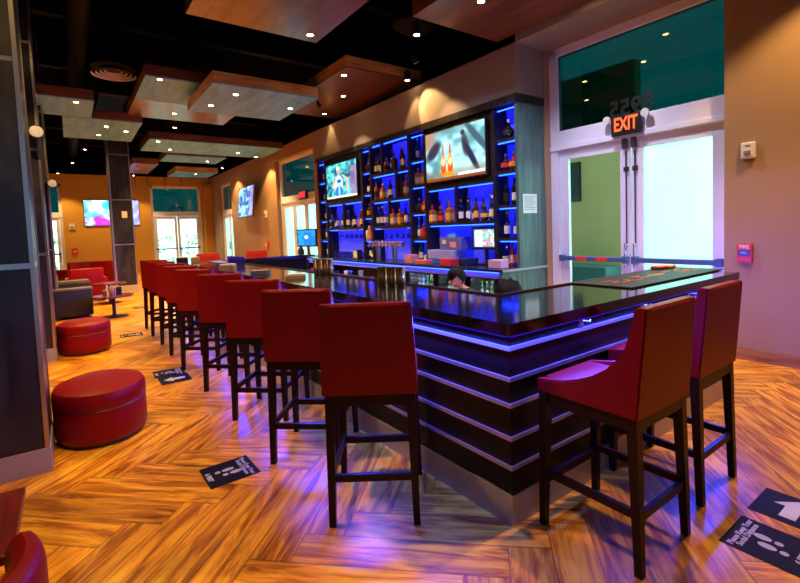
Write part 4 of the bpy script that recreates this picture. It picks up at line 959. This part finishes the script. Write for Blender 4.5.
panel(1.28, 2.95, 3.5, 6.06, 4.2, 'mahogany ceiling panel at top left centre with one corner downlight')
panel(3.62, 5.15, 2.6, 4.69, 4.2, 'mahogany ceiling panel at the top, in front of the glass doors')
panel(3.98, 5.60, 7.05, 10.4, 4.35, 'brown ceiling panel with golden edge beside the soffit', edge=LAMPEDGE)
panel(2.07, 3.95, 8.12, 10.15, 4.08, 'pale blue looking ceiling panel with golden front edge, left of centre', under=DAYSHEEN, edge=LAMPEDGE)
panel(1.23, 3.32, 9.18, 12.35, 4.36, 'half pale looking brown ceiling panel behind the golden edged one', under='half')
panel(-.9, .55, 10.7, 12.22, 4.2, 'pale ceiling panel beside the second charcoal column', under=DAYSHEEN)
panel(.05, 1.52, 12.26, 14.72, 4.2, 'pale ceiling panel before the charcoal pillar', under=DAYSHEEN)
panel(1.88, 5.55, 14.05, 16.08, 4.2, 'long pale ceiling panel with brown front edge', under=DAYSHEEN)
panel(1.95, 2.75, 18.76, 21.7, 4.2, 'narrow brown ceiling panel right behind the charcoal pillar')
panel(2.67, 4.5, 16.56, 18.05, 4.2, 'middle pale ceiling panel behind the long one', under=DAYSHEEN)
panel(3.6, 5.2, 20.5, 22.5, 4.2, 'farthest ceiling panel with golden edge near the far doors', under=DAYSHEEN, edge=LAMPEDGE)
panel(-3.4, -1.2, 5.5, 8.2, 4.2, 'ceiling panel over the left side of the room')
# ducts
W = MB()
for (x, r_) in ((-1.2,.25),(.35,.16)): W.cyl((x,-3,5.25),(x,24,5.25),r_,n=14)
d = tag(W.build('ceiling_ducts', DUCT, None, True), None, None, None, 'structure')
W = MB()
for y in (3.0,6.9,9.9,12.8,16.2,19.6,22.6): W.box(-5.9,5.75,y-.09,y+.09,5.35,5.59)
W.build('ceiling_beams', DUCT)['kind'] = 'structure'
t = empty('ceiling_diffuser', 'round ringed air diffuser in the black ceiling, upper left', 'air diffuser', (.86, 10.25, 4.6))
MB().lathe([(0,.12),(.37,.12),(.37,.14)], 32).build('dark_core', DUCT, t, True)
for k, rr in enumerate((.36,.29,.22,.15,.08)): MB().lathe([(rr-.022,.02),(rr,0),(rr,.008),(rr-.022,.03)], 32, c=(0,0,.02*k), cap=False).build('ring', mat('grey_vent', (.42,.38,.40), .4, .2), t, True)
MB().cyl((0,0,.08),(0,0,1.0),.20,n=20).build('duct_neck', DUCT, t, True)
t = empty('ceiling_diffuser', 'square air diffuser box between two pale ceiling panels', 'air diffuser', (1.0, 12.95, 4.72))
W = MB(); W.box(-.34,.34,-.95,-.89,0,.1); W.box(-.34,.34,.89,.95,0,.1); W.box(-.34,-.28,-.9,.9,0,.1); W.box(.28,.34,-.9,.9,0,.1); W.build('frame', DUCT, t)
MB().box(-.28,.28,-.89,.89,.03,.06).build('grille', mat('grey_grille', (.12,.14,.14), .5, .3), t)
MB().box(-.2,.2,-.6,.6,.1,.88).build('plenum', DUCT, t)
t = empty('ceiling_fan_coil', 'dark round air terminal hanging above the soffit', 'air terminal', (4.55, 5.85, 4.62))
MB().lathe([(0,0),(.22,.02),(.34,.10),(.34,.22),(.2,.3),(0,.32)], 28).build('housing', DUCT, t, True); MB().cyl((0,0,.3),(0,0,.98),.02).build('hanging_rod', mat('brass_rod', (.3,.18,.06), .4, .6), t, True)

# ------------------------------------------------------------------ downlights
def spot(loc, power, size=1.9, col=(1,.60,.20), blend=.35, radius=.035, target=None):
    l_ = bpy.data.lights.new('downlight_beam', 'SPOT'); l_.energy = power; l_.spot_size = size; l_.spot_blend = blend; l_.color = col; l_.shadow_soft_size = radius
    o = bpy.data.objects.new('downlight_beam', l_); COL.objects.link(o); o.location = loc
    if target: o.rotation_euler = (Vector(target)-Vector(loc)).to_track_quat('-Z', 'Y').to_euler()
    return o
PW = 250
DL = [(1.47,9.30,4.36),(2.10,11.7,4.36),(2.77,5.85,4.2),(2.57,8.62,4.08),(2.37,9.55,4.08),(3.77,9.05,4.08),(4.15,7.45,4.35),(4.75,8.6,4.35),(5.05,10.1,4.35),(.27,10.94,4.2),
      (.86,12.97,4.2),(1.29,13.36,4.2),(.77,14.08,4.2),(2.13,14.38,4.2),(2.6,15.53,4.2),(4.55,15.36,4.2),(5.30,15.9,4.2),(4.1,17.5,4.2),(4.47,21.2,4.2),(4.08,3.95,4.2),(4.95,3.2,4.2),(-2.2,6.6,4.2)]
def dlight(x, y, z, lab, hang=False):
    t = empty('downlight', lab, 'downlight', (x,y,z), 0, 'small warm ceiling downlights')
    if hang: MB().cyl((0,0,.0),(0,0,.16),.055,n=16).build('can', BLACKPL, t, True); MB().cyl((0,0,.16),(0,0,ZC-z),.008,n=6).build('hanging_rod', DUCT, t)
    MB().lathe([(.040,-.002),(.055,-.006),(.058,0),(.040,.0)], 20).build('trim_ring', STEEL, t, True)
    MB().lathe([(0,-.004),(.038,-.004),(.038,-.001),(0,-.001)], 20).build('lamp', LAMP, t, True)
    return t
where = ['in the half pale panel, front','in the half pale panel, rear','in the corner of the top left panel','in the golden edged panel, front left','in the golden edged panel, rear left','in the golden edged panel, right','in the brown panel beside the soffit, front left','in the brown panel beside the soffit, middle','in the brown panel beside the soffit, rear','in the pale panel beside the second column','in the panel before the pillar, front','in the panel before the pillar, right','in the panel before the pillar, rear','at the left front of the long pale panel','at the middle of the long pale panel','at the right part of the long pale panel','at the right end of the long pale panel','in the middle pale panel behind the long one','in the farthest panel','in the panel before the glass doors, left','in the panel before the glass doors, right','in the panel over the left room side']
for (x,y,z), wh in zip(DL, where):
    dlight(x,y,z-.001,'small warm downlight glowing '+wh); 
    if 'glass doors' in wh: spot((x,y,z-.02), 150, 2.2, col=(.80,.78,1), blend=.8)
    else: spot((x,y,z-.02), PW if x < 3.9 or y > 12 else 45, 1.9 if x < 3.9 or y > 12 else 1.1)
HL = [(4.00,5.10,4.2,'above the stools of the short bar side'),(5.02,6.72,4.2,'nearest the golden patch on the soffit'),(2.30,12.9,4.3,'behind the half pale panel'),(.55,17.1,4.3,'left of the pillar, far back'),(.26,20.2,4.3,'farthest left at the ochre wall'),
      (.35,3.0,4.3,'above the near floor, out of the picture'),(-.3,6.2,4.3,'above the ottomans'),(3.3,1.35,4.3,'above the right stools, out of the picture'),(5.0,.9,4.3,'near the brown wall, out of the picture'),(5.2,19.8,4.3,'beside the tilted screen'),(-.2,23.4,4.3,'beside the far left doors'),(2.4,23.3,4.3,'above the wide screen')]
for x,y,z,wh in HL:
    dlight(x,y,z,'small warm hanging downlight '+wh, True)
    if 'golden patch' in wh: spot((x-.25,y,z-.03), 130, .9, target=(5.2,6.3,3.6)); spot((x,y,z-.02), 60, 1.2)
    elif 'stools of the short' in wh: spot((x,y,z-.02), 130, 2.3, col=(.85,.78,.95), blend=.8)
    else: spot((x,y,z-.02), PW)
for p_, q_, wh in (((4.55,5.9,4.28),(5.35,5.6,1.8),'right'),((4.35,9.0,4.28),(5.35,8.4,1.9),'left')):
    t = empty('track_spot', 'black track spot lamp aimed at the %s part of the bottle shelves' % wh, 'spot lamp', p_)
    d_ = (Vector(q_)-Vector(p_)).normalized()*.12
    MB().cyl((0,0,0),tuple(d_),.035,.045,n=14).build('head', BLACKPL, t, True); MB().cyl((0,0,0),(0,0,ZC-p_[2] if wh == 'right' else .06),.008,n=6).build('hanging_rod', DUCT, t)
    spot(tuple(Vector(p_)+d_*1.15), 70, 1.15, target=q_, col=(1,.66,.34))
# LED lamps along the bar
def strip(loc, rot, sx, sy, power, col):
    l_ = bpy.data.lights.new('led_strip_beam', 'AREA'); l_.shape = 'RECTANGLE'; l_.size = sx; l_.size_y = sy; l_.energy = power; l_.color = col
    o = bpy.data.objects.new('led_strip_beam', l_); COL.objects.link(o); o.location = loc; o.rotation_euler = rot
strip((BX+.012,(BY+YE)/2,ZT-.08), (0,.75,0), .01, YE-BY, 300, (.03,.06,1))
strip(((BX+BE)/2,BY+.012,ZT-.08), (-.75,0,0), BE-BX, .01, 60, (.03,.06,1))

strip((BE+.012,BY+.33,ZT-.08), (0,-1.2,0), .01, .6, 14, (.20,.12,1))
strip(((BX+BE)/2+.4,BY+IW+.014,ZT-.05), (1.5,0,0), 2.4, .01, 26, (.22,.26,1))  # added violet fill towards the doors, without a strip of its own
# ------------------------------------------------------------------ world, view
wd = bpy.data.worlds.new('daylight'); SC.world = wd; wd.use_nodes = True; nt = wd.node_tree; bg = nt.nodes['Background']
bg.inputs[0].default_value = (.72,1.,.93,1); bg.inputs[1].default_value = 3.0
SC.view_settings.view_transform = 'Standard'; SC.view_settings.look = 'None'; SC.view_settings.gamma = 1; SC.view_settings.use_curve_mapping = False
SC.view_settings.exposure = .28
